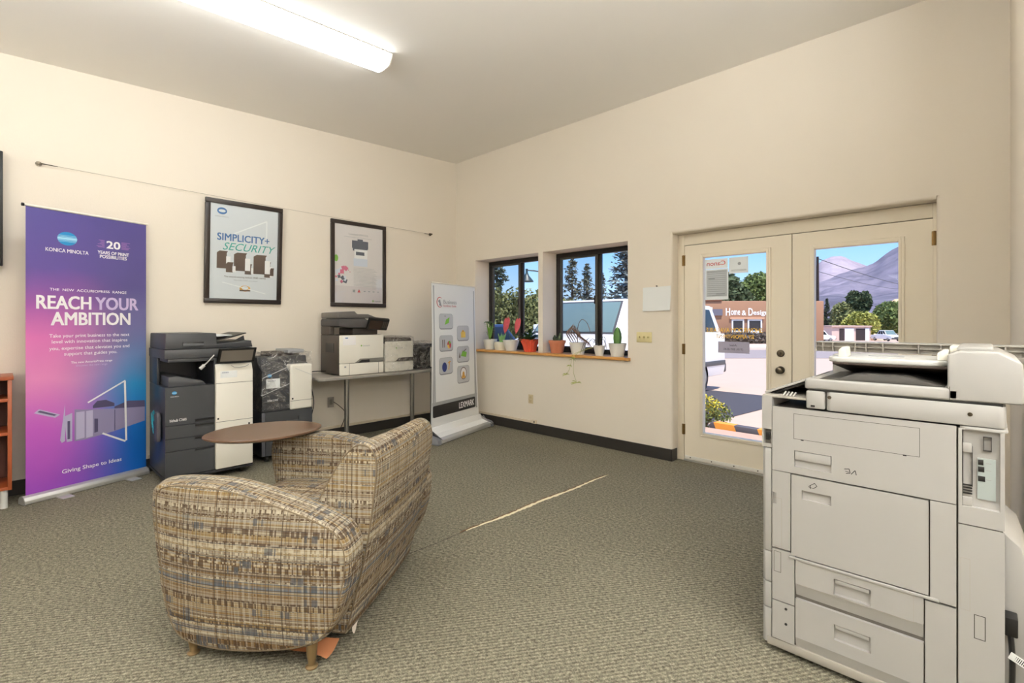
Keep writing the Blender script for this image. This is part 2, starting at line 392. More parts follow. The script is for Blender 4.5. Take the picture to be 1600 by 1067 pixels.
# ---------------------------------------------------------------- doors
FR = mat('door_frame_paint', '#EADFCA', .5)
df = bpy.data.objects.new('trim_3', None); COL.objects.link(df); df.location = (DX0, YD, 0); struct(df)
W = DX1-DX0
m = MB().box(0, .062, .0, .11, 0, 2.17).box(W-.025, W, .0, .11, 0, 2.17).box(.062, W-.025, .0, .11, 2.066, 2.17)
build('door_frame', m, FR, df, .003)
bx('threshold', (.062, W-.025, -.01, .13, 0, .014), ALU, df, .003)
bx('weatherstrip', (.99, 1.002, .02, .06, .016, 2.062), SEAM, df); bx('weatherstrip', (.06, W-.02, .02, .06, 2.058, 2.07), SEAM, df); bx('weatherstrip', (.058, .07, .02, .06, .016, 2.062), SEAM, df); bx('weatherstrip', (W-.028, W-.02, .02, .06, .016, 2.062), SEAM, df)
def door(name, x0, x1, gx0, gx1, gz0, gz1, left):
    d = bpy.data.objects.new(name, None); COL.objects.link(d); d.location = (x0, YD, 0); struct(d)
    w_ = x1-x0; a, b = gx0-x0, gx1-x0; y1 = .045
    m = MB()
    for q in ((0, a, .016, 2.06), (b, w_, .016, 2.06), (a, b, .016, gz0), (a, b, gz1, 2.06)): m.box(q[0], q[1], 0, y1, q[2], q[3])
    build('door_slab', m, DOORP, d, smooth=False)
    m = MB()
    for o_, y_, t_ in ((.035, -.012, .02), (.018, -.018, .018)):
        for q in ((a-o_, a-o_+t_, gz0-o_, gz1+o_), (b+o_-t_, b+o_, gz0-o_, gz1+o_), (a-o_+t_, b+o_-t_, gz0-o_, gz0-o_+t_), (a-o_+t_, b+o_-t_, gz1+o_-t_, gz1+o_)):
            m.box(q[0], q[1], y_, .002, q[2], q[3])
    build('glazing_bead', m, DOORP, d, .003)
    bx('glass_pane', (a, b, .018, .024, gz0, gz1), GLS, d)
    bx('door_sweep', (.005, w_-.005, -.006, .0, .02, .052), mat('sweep_white', '#E6E2D8', .4), d, .001)
    m = MB()
    for k in range(5): m.lathe([(.006, 0), (.006, .003)], n=8); m.xf(Matrix.Translation((.06+k*(w_-.12)/4, -.006, .037)) @ Matrix.Rotation(pi/2, 4, 'X'), len(m.v)-16)
    build('sweep_screws', m, NICK, d)
    for z in (1.87, 1.02, .25):
        hx = -.009 if left else w_+.009
        m = MB().tube([(hx, -.008, z), (hx, -.008, z+.1)], .008, 10).box(hx-.016, hx+.016, -.003, .0, z, z+.1)
        for q in range(1, 5): m.tube([(hx, -.008, z+q*.02-.001), (hx, -.008, z+q*.02+.001)], .0087, 10)
        build('hinge', m, BRASS, d)
    if left:
        kx = -1.245-x0
        for z, r_ in ((1.065, .03), (.925, .032)):
            m = MB().lathe([(r_, 0), (r_, .006), (r_*.85, .011), (.012, .012)], n=24)
            if z < 1: m.lathe([(.013, .012), (.013, .03), (.026, .04), (.029, .052), (.024, .062), (.008, .066), (.0, .066)], n=24)
            else: m.box(-.004, .004, -.014, .014, .012, .024)
            m.xf(Matrix.Translation((kx, 0, z)) @ Matrix.Rotation(pi/2, 4, 'X'))
            build('door_knob' if z < 1 else 'deadbolt', m, NICK, d)
    return d
d1 = door('door_1', -2.087, -1.163, -1.904, -1.355, .292, 1.932, True)
d2 = door('door_2', -1.157, -.268, -.995, -.46, .292, 1.918, False)

# paper notices and lettering on the left door glass (they face the street, so they read mirrored from inside)
gy = YD+.0172
def notice(name, x0, x1, z0, z1, label, mt, items, cat='notice'):
    t = thing(name, label, cat, (x0, gy, z0))
    bx('sheet', (0, x1-x0, -.001, 0, 0, z1-z0), mt, t)
    for it in items:
        if it[0] == 't': txt(it[1], (it[2], -.0012, it[3]), X, Z, it[4], it[5], it[6], t, mirror=True, bold=it[7] if len(it) > 7 else 0)
        else: flat(it[1], (0, -.0012, 0), X, Z, it[2], t, 'printed_lines')
    return t
PAPT = mat('cool_white_paper', '#EDF3F5', .7)  # plain cool white sheet colour for the door notices
notice('dealer_notice', -1.893, -1.688, 1.822, 1.912, 'small white sign with red brand lettering taped at the top left of the door glass', PAPT,
       [('t', 'Canon', .015, .03, .17, .04, RED, .01)])
ln = [R(.02, .19, .255-.0*i-.018*i, .259-.018*i) for i in range(13)]
notice('hours_notice', -1.893, -1.682, 1.535, 1.819, 'grey printed hours notice with white border taped on door glass under the red lettered sign', PAPT,
       [('f', [R(.012, .199, .03, .272)], mat('notice_grey', '#BFC3C6', .7)), ('f', [[(a, b) for a, b in q] for q in ln]+[R(.1, .18, .05, .056), R(.03, .09, .19, .2)], mat('notice_dark', '#8A8F92', .7))])
notice('logo_notice', -1.676, -1.511, 1.768, 1.912, 'white sheet with a small round emblem taped at the top of the door glass', PAPT,
       [('f', [ELL(.09, .085, .014, .014), R(.02, .15, .028, .031), R(.02, .15, .02, .022)], GRY)])
notice('phone_notice', -1.774, -1.500, 1.049, 1.152, 'grey-purple paper note with a phone number taped at mid height of the door glass', mat('mauve_paper', '#A7A2B4', .7),
       [('t', 'Adeel', .105, .062, .06, .018, BLKI), ('t', '(719) 207-2545', .05, .02, .17, .024, BLKI)])
t = thing('window_lettering', 'orange cut vinyl lettering across the middle of the left door glass', 'lettering', (-1.885, gy, 1.18))
txt('SHOWROOM AVAILABLE', (0, -.0004, .055), X, Z, .49, .042, ORG, t, mirror=True, bold=.02)
txt('BY APPOINTMENT', (.09, -.0004, .0), X, Z, .33, .036, ORG, t, mirror=True, bold=.02)

# ---------------------------------------------------------------- small things on the window wall
t = thing('wall_paper_note', 'curled white sheet pinned to the wall between window and doors', 'paper', (-2.46, YB, 1.435))
m = MB().grid(lambda u, v: (u*.3, -.003-.02*(1-v)**2*(.4+.6*u)-.012*u*u, v*.235+.006*u), 10, 8)
build('sheet', m, PAPER, t)
build('pushpin', MB().lathe([(.006, 0), (.004, .008), (.006, .014), (.0, .015)], n=12).xf(Matrix.Translation((.15, 0, .245)) @ Matrix.Rotation(pi/2, 4, 'X')), NICK, t)
t = thing('light_switch_plate', 'ivory three-gang light switch plate on the wall right of the windows', 'light switch', (-2.53, YB, 1.127))
bx('plate', (0, .166, -.007, 0, 0, .102), CREAMP, t, .003)
for k in range(3): bx('toggle', (.032+k*.046, .042+k*.046, -.018, -.007, .044, .06), mat('toggle', '#B7A870', .4), t, .001)
t = thing('wall_outlet', 'small beige wall outlet low under the windows', 'outlet', (-3.996, YB, .345))
bx('plate', (0, .074, -.006, 0, 0, .108), mat('outlet_tan', '#CDBD98', .4), t, .003)
for k in range(2): bx('socket', (.02, .054, -.008, -.006, .014+k*.048, .044+k*.048), mat('outlet_face', '#BCAA83', .4), t, .003)
t = thing('cable_jack', 'tiny white cable junction box with a dark hole sitting on the baseboard below the outlet', 'junction box', (-3.93, YB, BZ+.003))
bx('box', (0, .07, -.03, 0, 0, .04), RACE, t, .003); bx('port', (.042, .058, -.033, -.03, .012, .03), BLK, t)

# ---------------------------------------------------------------- ceiling light and added pendant fill lights
DIFF = emis('diffuser_glow', (.95, .98, 1.), 16)

def ceiling_light(label, x, y0, y1, drop=0., down=13.5, up=0):
    DIFF = emis('diffuser_glow', (.95, .98, 1.), down); DIFU = emis('added_uplight_glow', (.95, .98, 1.), up)
    t = thing('fluorescent_light', label, 'ceiling light', (x, y0, cz(y0)-drop-.004))
    L = y1-y0; s = 0 if drop else .042*L
    pr = [(-.122, -.004), (-.118, -.03), (-.085, -.075), (-.06, -.085), (0, -.09), (.06, -.085), (.085, -.075), (.118, -.03), (.122, -.004)]
    m = MB(); n = len(pr)
    m.add([(a, .012, b) for a, b in pr]+[(a, L-.012, b+s) for a, b in pr], [(i, i+1, n+i+1, n+i) for i in range(n-1)])
    build('diffuser', m, DIFF, t)
    pe = [(-.126, 0)]+[(a*1.03, b*1.03) for a, b in pr]+[(.126, 0)]
    for y_, dz in ((0, 0), (L-.012, s)):
        m = MB().prism([(a, b+dz) for a, b in pe], y_, y_+.012, 'y'); build('end_cap', m, mat('fixture_end', '#F4EFE4', .4), t)
    if drop:      # added fill pendant with an open, glowing top and two hanger rods
        m = MB().box(-.10, .10, .012, L-.012, -.004, .0); build('added_uplight', m, DIFU, t)
        for y_ in (.3, L-.3): build('hanger_rod', MB().tube([(0, y_, 0), (0, y_, drop+.042*y_)], .005, 8), STEEL, t)
    else:
        m = MB().add([(-.127, 0, 0), (.127, 0, 0), (.127, L, s), (-.127, L, s), (-.127, 0, -.004), (.127, 0, -.004), (.127, L, s-.004), (-.127, L, s-.004)],
                     [(0, 1, 2, 3), (7, 6, 5, 4), (0, 4, 5, 1), (1, 5, 6, 2), (2, 6, 7, 3), (3, 7, 4, 0)])
        build('housing', m, WPL, t)
ceiling_light('long wraparound fluorescent light glowing on the sloped ceiling', -3.51, -.28, 2.15)
ceiling_light('unseen pendant fill light added above the camera', -1.0, -2.3, .1, 1.15, 8, 95)  # this and the next two pendants are added to brighten walls and ceiling
ceiling_light('unseen pendant fill light added at the back left of the room', -3.0, -2.75, -.9, 1.15, 3, 34)
ceiling_light('unseen pendant fill light added at the back right of the room', .9, -.4, 2.0, 1.15, 25, 95)

# ================================================================= ROLL-UP BANNER (purple)
def banner_mat():
    m = bpy.data.materials.new('printed_banner'); m.use_nodes = True; nt = m.node_tree; b = nt.nodes['Principled BSDF']; L = nt.links.new
    b.inputs['Roughness'].default_value = .45
    t = N(nt, 'TexCoord'); s = N(nt, 'SeparateXYZ'); L(t.outputs['Object'], s.inputs[0])
    def ramp(lo, hi, src, cols):
        r = N(nt, 'MapRange'); r.inputs[1].default_value = lo; r.inputs[2].default_value = hi; L(src, r.inputs[0])
        c = N(nt, 'ValToRGB'); e = c.color_ramp.elements
        e[0].position = cols[0][0]; e[0].color = lin(cols[0][1]); e[1].position = cols[-1][0]; e[1].color = lin(cols[-1][1])
        for p, q in cols[1:-1]: k = e.new(p); k.color = lin(q)
        L(r.outputs[0], c.inputs[0]); return c.outputs[0]
    nz = N(nt, 'TexNoise'); nz.inputs['Scale'].default_value = 2.2; L(t.outputs['Object'], nz.inputs['Vector'])
    ad = N(nt, 'Math', operation='MULTIPLY_ADD'); ad.inputs[1].default_value = .25; L(nz.outputs[0], ad.inputs[0]); L(s.outputs[2], ad.inputs[2])
    left = ramp(.1, 2.3, ad.outputs[0], [(0, '#8A3FB0'), (.25, '#C05CC0'), (.42, '#E389C0'), (.56, '#D873B4'), (.68, '#9A55A0'), (.8, '#5E4C94'), (1, '#51488F')])
    right = ramp(.1, 2.3, ad.outputs[0], [(0, '#0A4FA8'), (.22, '#1166B8'), (.36, '#2C86BE'), (.48, '#6B84B4'), (.6, '#6A6796'), (.75, '#574E88'), (1, '#51488A')])
    x = N(nt, 'MapRange', interpolation_type='SMOOTHSTEP'); x.inputs[1].default_value = .1; x.inputs[2].default_value = .72; L(s.outputs[0], x.inputs[0])
    mx = N(nt, 'MixRGB'); L(x.outputs[0], mx.inputs[0]); L(left, mx.inputs[1]); L(right, mx.inputs[2]); L(mx.outputs[0], b.inputs['Base Color'])
    return m
def globe(p0, cx, cy, r, parent, dark, light, ry=None):
    ry = ry or r*.82; pol = [(0, ELL(cx, cy, r, ry))]
    for k, (h, t) in enumerate(((.0, .30), (.26, .09), (-.26, .09), (.45, .05), (-.45, .05))):
        a = r*sqrt(max(0, 1-(abs(h)+t*.5)**2)); pol.append((1, R(cx-a, cx+a, cy+ry*(h-t*.5), cy+ry*(h+t*.5))))
    return flat(pol, p0, X, Z, [dark, light], parent, 'round_emblem')
t = thing('rollup_banner', 'tall purple and blue roll-up banner standing on the floor against the left wall', 'banner', (-5.05, .12, 0), 108.7)
sheet = bx('printed_sheet', (0, .80, 0, .0012, .05, 2.182), banner_mat(), t); LILP = mat('speed_line_print', '#9B6DB0', .6)
m = MB().tube([(-.012, 0, 2.187), (.812, 0, 2.187)], .009, 10); build('top_rail', m, WPL, t)
build('rail_cap', MB().tube([(-.022, 0, 2.187), (-.01, 0, 2.187)], .012, 10), BLK, t)
pr = [(.045, .004), (.045, .03), (.03, .052), (.0, .062), (-.03, .052), (-.045, .03), (-.045, .004)]
m = MB().prism([(a, b) for a, b in pr], -.02, .80, 'x'); build('base_case', m, ALU, t, .002)
for x_ in (-.024, .80): build('end_plate', MB().prism([(a*1.05, b*1.05-.002) for a, b in pr], x_, x_+.004, 'x'), mat('end_plate', '#8F8E8A', .4), t)
for x_ in (.16, .62): bx('foot', (x_, x_+.075, -.14, .1, .0, .009), ALU, t, .002)
bx('support_pole', (.39, .41, .012, .03, .06, 2.16), STEEL, t)
P0 = (0, 0, 0)
globe(P0, .245, 1.975, .062, sheet, SKYI, LBL, .052)
txt('KONICA MINOLTA', (.113, 0, 1.866), X, Z, .268, .028, WHT, sheet, bold=.015)
txt('20', (.505, 0, 1.937), X, Z, .096, .06, WHT, sheet, bold=.045)
flat([R(.435+random.uniform(0, .045), .49, 1.94+.008*k, 1.944+.008*k) for k in range(8)]+[R(.61, .64+random.uniform(0, .045), 1.94+.008*k, 1.944+.008*k) for k in range(8)], P0, X, Z, LILP, sheet, 'speed_lines')
txt('YEARS OF PRINT', (.443, 0, 1.886), X, Z, .224, .026, WHT, sheet, bold=.03)
txt('POSSIBILITIES', (.458, 0, 1.853), X, Z, .192, .026, WHT, sheet, bold=.03)
txt('THE  NEW  ACCURIOPRESS  RANGE', (.138, 0, 1.568), X, Z, .51, .02, WHT, sheet, bold=.01)
LIL = mat('lilac_print', '#CDBBDD', .6)
txt('REACH', (.062, 0, 1.43), X, Z, .335, .1, WHT, sheet, bold=.04)
txt('YOUR', (.43, 0, 1.43), X, Z, .305, .1, LIL, sheet, bold=.04)
txt('AMBITION', (.147, 0, 1.305), X, Z, .528, .1, WHT, sheet, bold=.04)
for s_, x0, w_, z_ in (('Take your print business to the next', .135, .535, 1.203), ('level with innovation that inspires', .15, .505, 1.158), ('you, expertise that elevates you and', .135, .535, 1.107), ('support that guides you.', .225, .355, 1.062)):
    txt(s_, (x0, 0, z_), X, Z, w_, .034, WHT, sheet, bold=.008)
txt('The new AccurioPress range', (.268, 0, 1.0), X, Z, .276, .022, WHT, sheet, bold=.02)
txt('Discover the new range', (.3, 0, .975), X, Z, .21, .018, LIL, sheet)
def stroke(a, b, w_):
    a, b = Vector(a), Vector(b); d = (b-a).normalized(); n = Vector((-d.y, d.x))*w_/2
    return [tuple(a-n), tuple(b-n), tuple(b+n), tuple(a+n)]
MG1 = mat('print_machine_grey', '#8E86A8', .6); MG2 = mat('print_machine_dark', '#4F4868', .6); MG3 = mat('print_machine_light', '#B9B2CE', .6)
k = flat([(0, [(.29, .645), (.36, .632), (.55, .61), (.79, .59), (.79, .468), (.55, .42), (.36, .395), (.29, .395)]),
      (1, [(.41, .655), (.44, .69), (.5, .69), (.56, .655), (.56, .63), (.41, .635)]), (1, [(.56, .625), (.66, .66), (.79, .645), (.79, .59), (.56, .61)]),
      (2, [(.365, .62), (.41, .62), (.41, .41), (.365, .405)]), (1, [(.42, .55), (.445, .545), (.445, .44), (.42, .435)]),
      (2, [(.30, .62), (.355, .62), (.355, .41), (.30, .405)]), (2, [(.045, .655), (.075, .68), (.2, .62), (.17, .6)]), (1, [(.065, .66), (.08, .67), (.18, .622), (.165, .615)]),
      (2, [(.225, .60), (.275, .62), (.275, .40), (.24, .4)]), (1, [(.245, .56), (.262, .56), (.262, .42), (.245, .42)]), (2, [(.2, .42), (.23, .7), (.23, .41), (.21, .4)]), (1, [(.56, .6), (.565, .6), (.565, .425), (.56, .425)])],
     P0, X, Z, [MG1, MG2, MG3], sheet, 'press_picture')
flat([stroke((.376, .685), (.64, .835), .012), stroke((.636, .83), (.646, .325), .015), stroke((.64, .32), (.475, .42), .014)], (0, -.0012, 0), X, Z, WHT, sheet, 'white_triangle')
txt('Giving Shape to Ideas', (.212, 0, .152), X, Z, .4, .04, WHT, sheet, bold=.015)
# bag hooked on copier side
# ================================================================= SHELF UNIT AND TV (left edge)
t = thing('shelf_unit', 'reddish cherry open shelf unit cut off by the left edge of the picture', 'shelf', (-5.36, .05, 0))
bx('side_panel', (0, .34, -.022, 0, .13, .915), CHERRY, t, .001); bx('side_panel', (0, .34, -1.022, -1.0, .13, .915), CHERRY, t, .001)
bx('top', (-.002, .352, -1.03, .008, .915, .94), CHERRY, t, .002)
for z in (.13, .52, .76): bx('shelf_board', (.004, .338, -1.0, -.022, z, z+.022), CHERRY, t, .001)
bx('back_board', (0, .004, -1.0, -.022, .15, .915), mat('shelf_back', '#4A2418', .6), t)
for x_, y_ in ((.31, -.04), (.31, -.98), (.03, -.04), (.03, -.98)): build('leg', MB().lathe([(.02, 0), (.02, .13)], (x_, y_, 0), 16), mat('white_leg', '#D9D8D2', .4), t)
t = thing('wall_television', 'black flat television on the left wall, only its edge in the picture', 'television', (XA, -1.4, 1.75))
bx('bezel', (.03, .075, 0, 1.405, 0, .86), BLK, t, .006); bx('screen', (.0745, .0765, .015, 1.39, .018, .845), mat('tv_screen', '#0B1016', .1), t)
bx('wall_bracket', (0, .03, .5, .9, .25, .6), BLK, t)

# ================================================================= PICTURE WIRE AND FRAMED POSTERS
t = thing('hanging_wire', 'thin steel wire stretched along the left wall above the framed posters', 'wire', (XA, .2, 2.575))
build('wire', MB().tube([(.03, y_, -.072*y_/3.787-.01*sin(pi*y_/3.787)) for y_ in [3.787*i/20 for i in range(21)]], .0016, 6), mat('thin_wire', '#A89F90', .4, .5), t)
for y_, z_ in ((0, 0), (3.787, -.072)):
    m = MB().lathe([(.02, 0), (.02, .004), (.006, .006), (.006, .03), (.012, .034), (.012, .04), (0, .041)], n=16).xf(Matrix.Translation((0, y_, z_)) @ Matrix.Rotation(pi/2, 4, 'Y'))
    d_ = 1 if y_ == 0 else -1
    m.tube([(.03, y_, z_), (.03, y_+d_*.05, z_-.002), (.03, y_+d_*.11, z_-.004)], [.006, .004, .003], 8)
    build('hook_eye', m, NICK, t)
FRB = mat('poster_frame', '#2A211C', .35)
def framed(label, y0, y1, z0, z1, paper):
    t = thing('framed_poster', label, 'framed poster', (XA, y0, z0))
    w_, h_ = y1-y0, z1-z0; f = .045
    for nm, q in (('frame_rail', (0, w_, 0, f)), ('frame_rail', (0, w_, h_-f, h_)), ('frame_stile', (0, f, f, h_-f)), ('frame_stile', (w_-f, w_, f, h_-f))):
        m = MB().box(.002, .03, q[0], q[1], q[2], q[3])
        build(nm, m, FRB, t, .005)
    s_ = bx('poster_sheet', (.012, .016, f-.002, w_-f+.002, f-.002, h_-f+.002), paper, t)
    bx('glazing', (.02, .0225, f-.002, w_-f+.002, f-.002, h_-f+.002), glass('poster_glazing', (.99, 1, 1), .035, .02), t)
    return t, s_
POSTB = mat('pale_blue_paper', '#DDE0E3', .6); POSTP = mat('pale_pink_paper', '#E6DEDC', .6)
t, s_ = framed('framed pale blue poster with large blue and green lettering above the dark copier', 1.33, 2.04, 1.515, 2.515, POSTB)
t.rotation_euler = (0, .055, 0)
p0 = (.0163, -1.345, -1.515)      # local = world yz relative to the frame corner
def PT(*a, **k): txt(a[0], (.0163, a[1]-1.345, a[2]-1.515), Y, Z, a[3], a[4], a[5], s_, **k)
q0 = (.0163, -1.345, -1.515)
flat([(0, ELL(1.49, 2.405, .043, .033)), (1, ELL(1.49, 2.405, .03, .014))], q0, Y, Z, [BLUI, POSTB], s_, 'round_emblem')
PT('KONICA MINOLTA', 1.43, 2.345, .12, .012, GRY)
PT('SIMPLICITY+', 1.452, 2.125, .475, .068, BLUI, bold=.03)
PT('SECURITY', 1.50, 2.035, .49, .072, TEAL, shear=.35, bold=.005)
LP = mat('pale_line', '#F0F2F2', .6)
flat([stroke((1.6, 2.2), (1.9, 2.36), .012), stroke((1.9, 2.36), (1.9, 2.14), .012), stroke((1.5, 1.72), (1.9, 1.62), .008)], q0, Y, Z, LP, s_, 'pale_triangle')
pol = []
for a, b, w_, h_, wp in ((1.45, 1.865, .12, .15, 1), (1.6, 1.85, .15, .16, 1), (1.78, 1.83, .16, .175, 1), (1.53, 1.83, .085, .08, 1), (1.7, 1.82, .085, .085, 1), (1.885, 1.8, .08, .14, 1), (1.94, 1.82, .05, .06, 0)):
    h_ *= 1.0; b -= .012
    pol += [(0, R(a, a+w_*.72, b, b+h_)), (0, [(a, b+h_), (a+w_*.2, b+h_+.02), (a+w_*.8, b+h_+.02), (a+w_*.72, b+h_)])]
    if wp: pol += [(1, R(a+w_*.68, a+w_, b+.006, b+h_*.8))]
flat(pol, q0, Y, Z, [BRN, WHT], s_, 'copier_picture')
PT('The award-winning bizhub ONE i-series', 1.515, 1.765, .385, .02, BRN, bold=.01); PT('The only ONE you need', 1.6, 1.735, .22, .016, GRY)
flat([(0, ELL(1.705, 1.665, .05, .03)), (1, ELL(1.705, 1.672, .03, .02)), (2, R(1.655, 1.755, 1.638, 1.652))], q0, Y, Z, [GOLD, POSTB, BRN], s_, 'award_seal')
t, s_ = framed('framed pinkish white poster with a small printer picture above the table', 2.59, 3.3, 1.508, 2.508, POSTP)
q0 = (.0163, -2.59, -1.508)
def PT(*a, **k): txt(a[0], (.0163, a[1]-2.59, a[2]-1.508), Y, Z, a[3], a[4], a[5], s_, **k)
PT('Lexmark XM1242', 2.81, 2.352, .25, .02, GRY); PT('Compact multifunction. Excellent usability.', 2.75, 2.318, .36, .014, GRY)
NV = mat('print_slate', '#5A5E6C', .6); LB = mat('print_pale_blue', '#DDE1EC', .6)
flat([(0, R(2.85, 3.06, 2.2, 2.29)), (0, R(2.86, 3.05, 2.17, 2.2)), (1, R(2.88, 3.05, 2.0, 2.19)), (0, R(2.9, 3.01, 2.12, 2.16)), (2, R(2.87, 3.05, 1.99, 2.08)), (0, R(2.92, 2.99, 2.29, 2.31))], q0, Y, Z, [NV, WHT, LB], s_, 'printer_picture')
flat([R(2.87, 3.14+.02*(i % 3), 1.965-.016*i, 1.9675-.016*i) for i in range(14)], q0, Y, Z, GRY, s_, 'fine_print')
pol = [(3, ELL(2.655, 2.065, .025, .04, 12))]
random.seed(5)
for k in range(16):
    a, b, r_ = 2.645+random.uniform(0, .13), 1.86+random.uniform(-.07, .13)*(1-.4*random.random()), random.uniform(.015, .035)
    g = random.uniform(0, pi); pol.append((k % 3, [(a+r_*cos(g+i*pi/2), b+r_*sin(g+i*pi/2)) for i in range(4)]))
pol += [(0, R(2.8, 2.81, 1.93, 1.94)), (0, R(2.82, 2.83, 1.91, 1.92))]
flat(pol, q0, Y, Z, [PNK, NV, LB, GRN], s_, 'paper_cubes')
flat([(1, R(2.64, 3.25, 1.555, 1.75)), (0, R(2.86, 2.89, 1.68, 1.71)), (2, [(2.92, 1.68), (2.96, 1.68), (2.94, 1.72)])]+[(0, R(3.0+.06*i, 3.025+.06*i, 1.69, 1.7)) for i in range(4)], q0, Y, Z, [GRY, mat('print_band', '#DAD0D0', .6), RED], s_, 'icon_band')
flat([(0, [(3.11, 1.58), (3.125, 1.565), (3.14, 1.58), (3.125, 1.6)])], q0, Y, Z, [GRN], s_, 'leaf_emblem'); PT('Lexmark', 3.15, 1.572, .08, .018, BLKI)

# ================================================================= FLOOR COPIERS ON THE LEFT WALL
def caster(m, x, y):
    m.tube([(x-.012, y, .028), (x+.012, y, .028)], .028, 14)
t = thing('office_copier', 'dark grey office copier with white right panel and tilted touch screen', 'copier', (-4.72, .905, 0), 90)
CH2 = mat('copier_side', '#2D2F34', .35)
m = MB().box(0, .645, .012, .6, .07, .80); build('cabinet', m, CH2, t, .008)
bx('base_plate', (-.004, .65, -.01, .61, .05, .07), mat('base_plate', '#2C2C2E', .5), t, .003)
for x_, y_ in ((.08, .06), (.57, .06), (.08, .55), (.57, .55)):
    m = MB(); caster(m, x_, y_); m.box(x_-.016, x_+.016, y_-.02, y_+.012, .03, .05); build('caster', m, NICK, t)
build('front_cover', MB().panel(.0, .348, .492, .80, 0, .014, [(.205, .345, .497, .525, .01)]), DGR, t)
for a, b in ((.388, .488), (.285, .384)):
    build('drawer', MB().panel(.0, .348, a, b, 0, .014, [(.205, .345, b-.03, b-.006, .011)]), DGR, t)
build('drawer', MB().panel(.0, .348, .078, .281, 0, .014, [(.205, .345, .262, .276, .011)]), DGR, t)
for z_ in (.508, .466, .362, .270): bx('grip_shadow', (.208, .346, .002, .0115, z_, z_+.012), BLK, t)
m = MB().prism([(-.03, .08), (.012, .08), (.012, .97), (.0, .97), (-.018, .93), (-.03, .90)], .352, .643, 'x')
for i, p in enumerate(m.v): pass
build('white_cover', m, WPL, t, .012, 3)
m = MB()
for z_ in (.805, .478): m.box(.352, .643, -.0308, -.029, z_, z_+.003)
m.box(.362, .375, -.031, -.029, .5, .515).box(.605, .618, -.0306, -.029, .425, .445); build('cover_seams', m, SEAM, t)
m = MB().box(.385, .515, -.0305, -.029, .852, .91); build('sticker', m, PAPER, t)
txt('KONICA', (.4, -.0306, .892), X, Z, .05, .009, NAVY, t)
m = MB().tube([(.47, -.026, .955), (.49, -.031, .94), (.53, -.033, .935), (.58, -.031, .94), (.61, -.026, .955)], .0025, 6); build('handle_groove', m, GRY, t)
# output bay
m = MB().box(.0, .645, .58, .6, .8, 1.03).box(.0, .02, .3, .58, .8, 1.03).box(.35, .645, .03, .58, .8, 1.03); build('bay_walls', m, CH2, t, .003)
m = MB().prism([(.03, .80), (.03, .88), (.09, .885), (.27, .835), (.3, .80)], .04, .56, 'y'); build('output_tray', m, DGR, t, .004)
m = MB().box(-.005, .65, .0, .6, 1.03, 1.105); m.box(.02, .35, .012, .4, 1.0, 1.03); build('scanner_unit', m, DGR, t, .006)
m = MB().prism([(0, 1.108), (.655, 1.108), (.645, 1.15), (.645, 1.165), (.54, 1.155), (.37, 1.145), (.365, 1.235), (.005, 1.235)], .01, .59, 'y'); build('document_feeder', m, DGR, t, .006)
m = MB().box(.12, .27, -.001, .012, 1.13, 1.165); build('feeder_grip', m, BLK, t, .002); bx('grip_lip', (.12, .27, -.004, .006, 1.13, 1.152), mat('charcoal_light', '#56585A', .4), t, .002)
m = MB().prism([(.37, 1.165), (.375, 1.172), (.62, 1.235), (.625, 1.228), (.5, 1.19)], .08, .56, 'y'); build('paper_tray', m, BLK, t)
m = MB().prism([(.38, 1.2), (.38, 1.206), (.52, 1.216), (.52, 1.21)], .12, .5, 'y'); build('paper_stack', m, PAPER, t)
m = MB().prism([(.56, 1.16), (.64, 1.205), (.65, 1.15)], .2, .22, 'y'); build('paper_guide', m, DGR, t)
m = MB().obox((.5, -.075, 1.045), (.148, 0, 0), (0, .006, .003), (0, -.035, .062)); build('control_panel', m, BLK, t, .004)
m = MB().obox((.5, -.0825, 1.041), (.125, 0, 0), (0, .0005, .0003), (0, -.027, .048)); build('touch_screen', m, mat('screen_grey', '#7B746B', .25), t)
bx('panel_arm', (.4, .6, -.06, .05, 1.0, 1.04), CH2, t, .004)
globe((0, -.0002, 0), .062, .755, .017, t, SKYI, LBL); txt('KONICA MINOLTA', (.035, -.0002, .722), X, Z, .058, .007, WHT, t, bold=.02)
txt('bizhub C360i', (.03, -.0002, .523), X, Z, .115, .022, WHT, t, bold=.02)
build('power_lead', MB().tube(spline([(.34, -.02, 1.05), (.32, -.03, 1.03), (.29, -.03, .995), (.26, -.03, .965)]), .005, 8).tube([(.265, -.03, .97), (.235, -.03, .94)], .014, 8), mat('grey_cable', '#C9C6C2', .5), t)
# little waste pouch with teal string hanging on the copier's left side
t = thing('dark_pouch', 'small dark pouch tied with teal ribbon at the left side of the dark copier', 'bag', (-4.86, .866, .36))
m = MB().prism([(-.055, 0), (.05, .0), (.055, .2), (.03, .235), (-.03, .235), (-.055, .2)], -.0, .028, 'y'); build('pouch', m, mat('grey_pouch', '#4C4B52', .5), t, .008)
TL = mat('teal_ribbon', '#2F9AB0', .5)
for k in range(5):
    random.seed(k+3); m = MB().tube(spline([(0, -.006, .23), (random.uniform(-.06, .06), -.02, .2+random.uniform(-.02, .07)), (random.uniform(-.07, .05), -.018, .12+random.uniform(0, .08)), (random.uniform(-.07, .05), -.015, .06+random.uniform(0, .12))]), .003, 5)
    build('ribbon', m, TL, t)

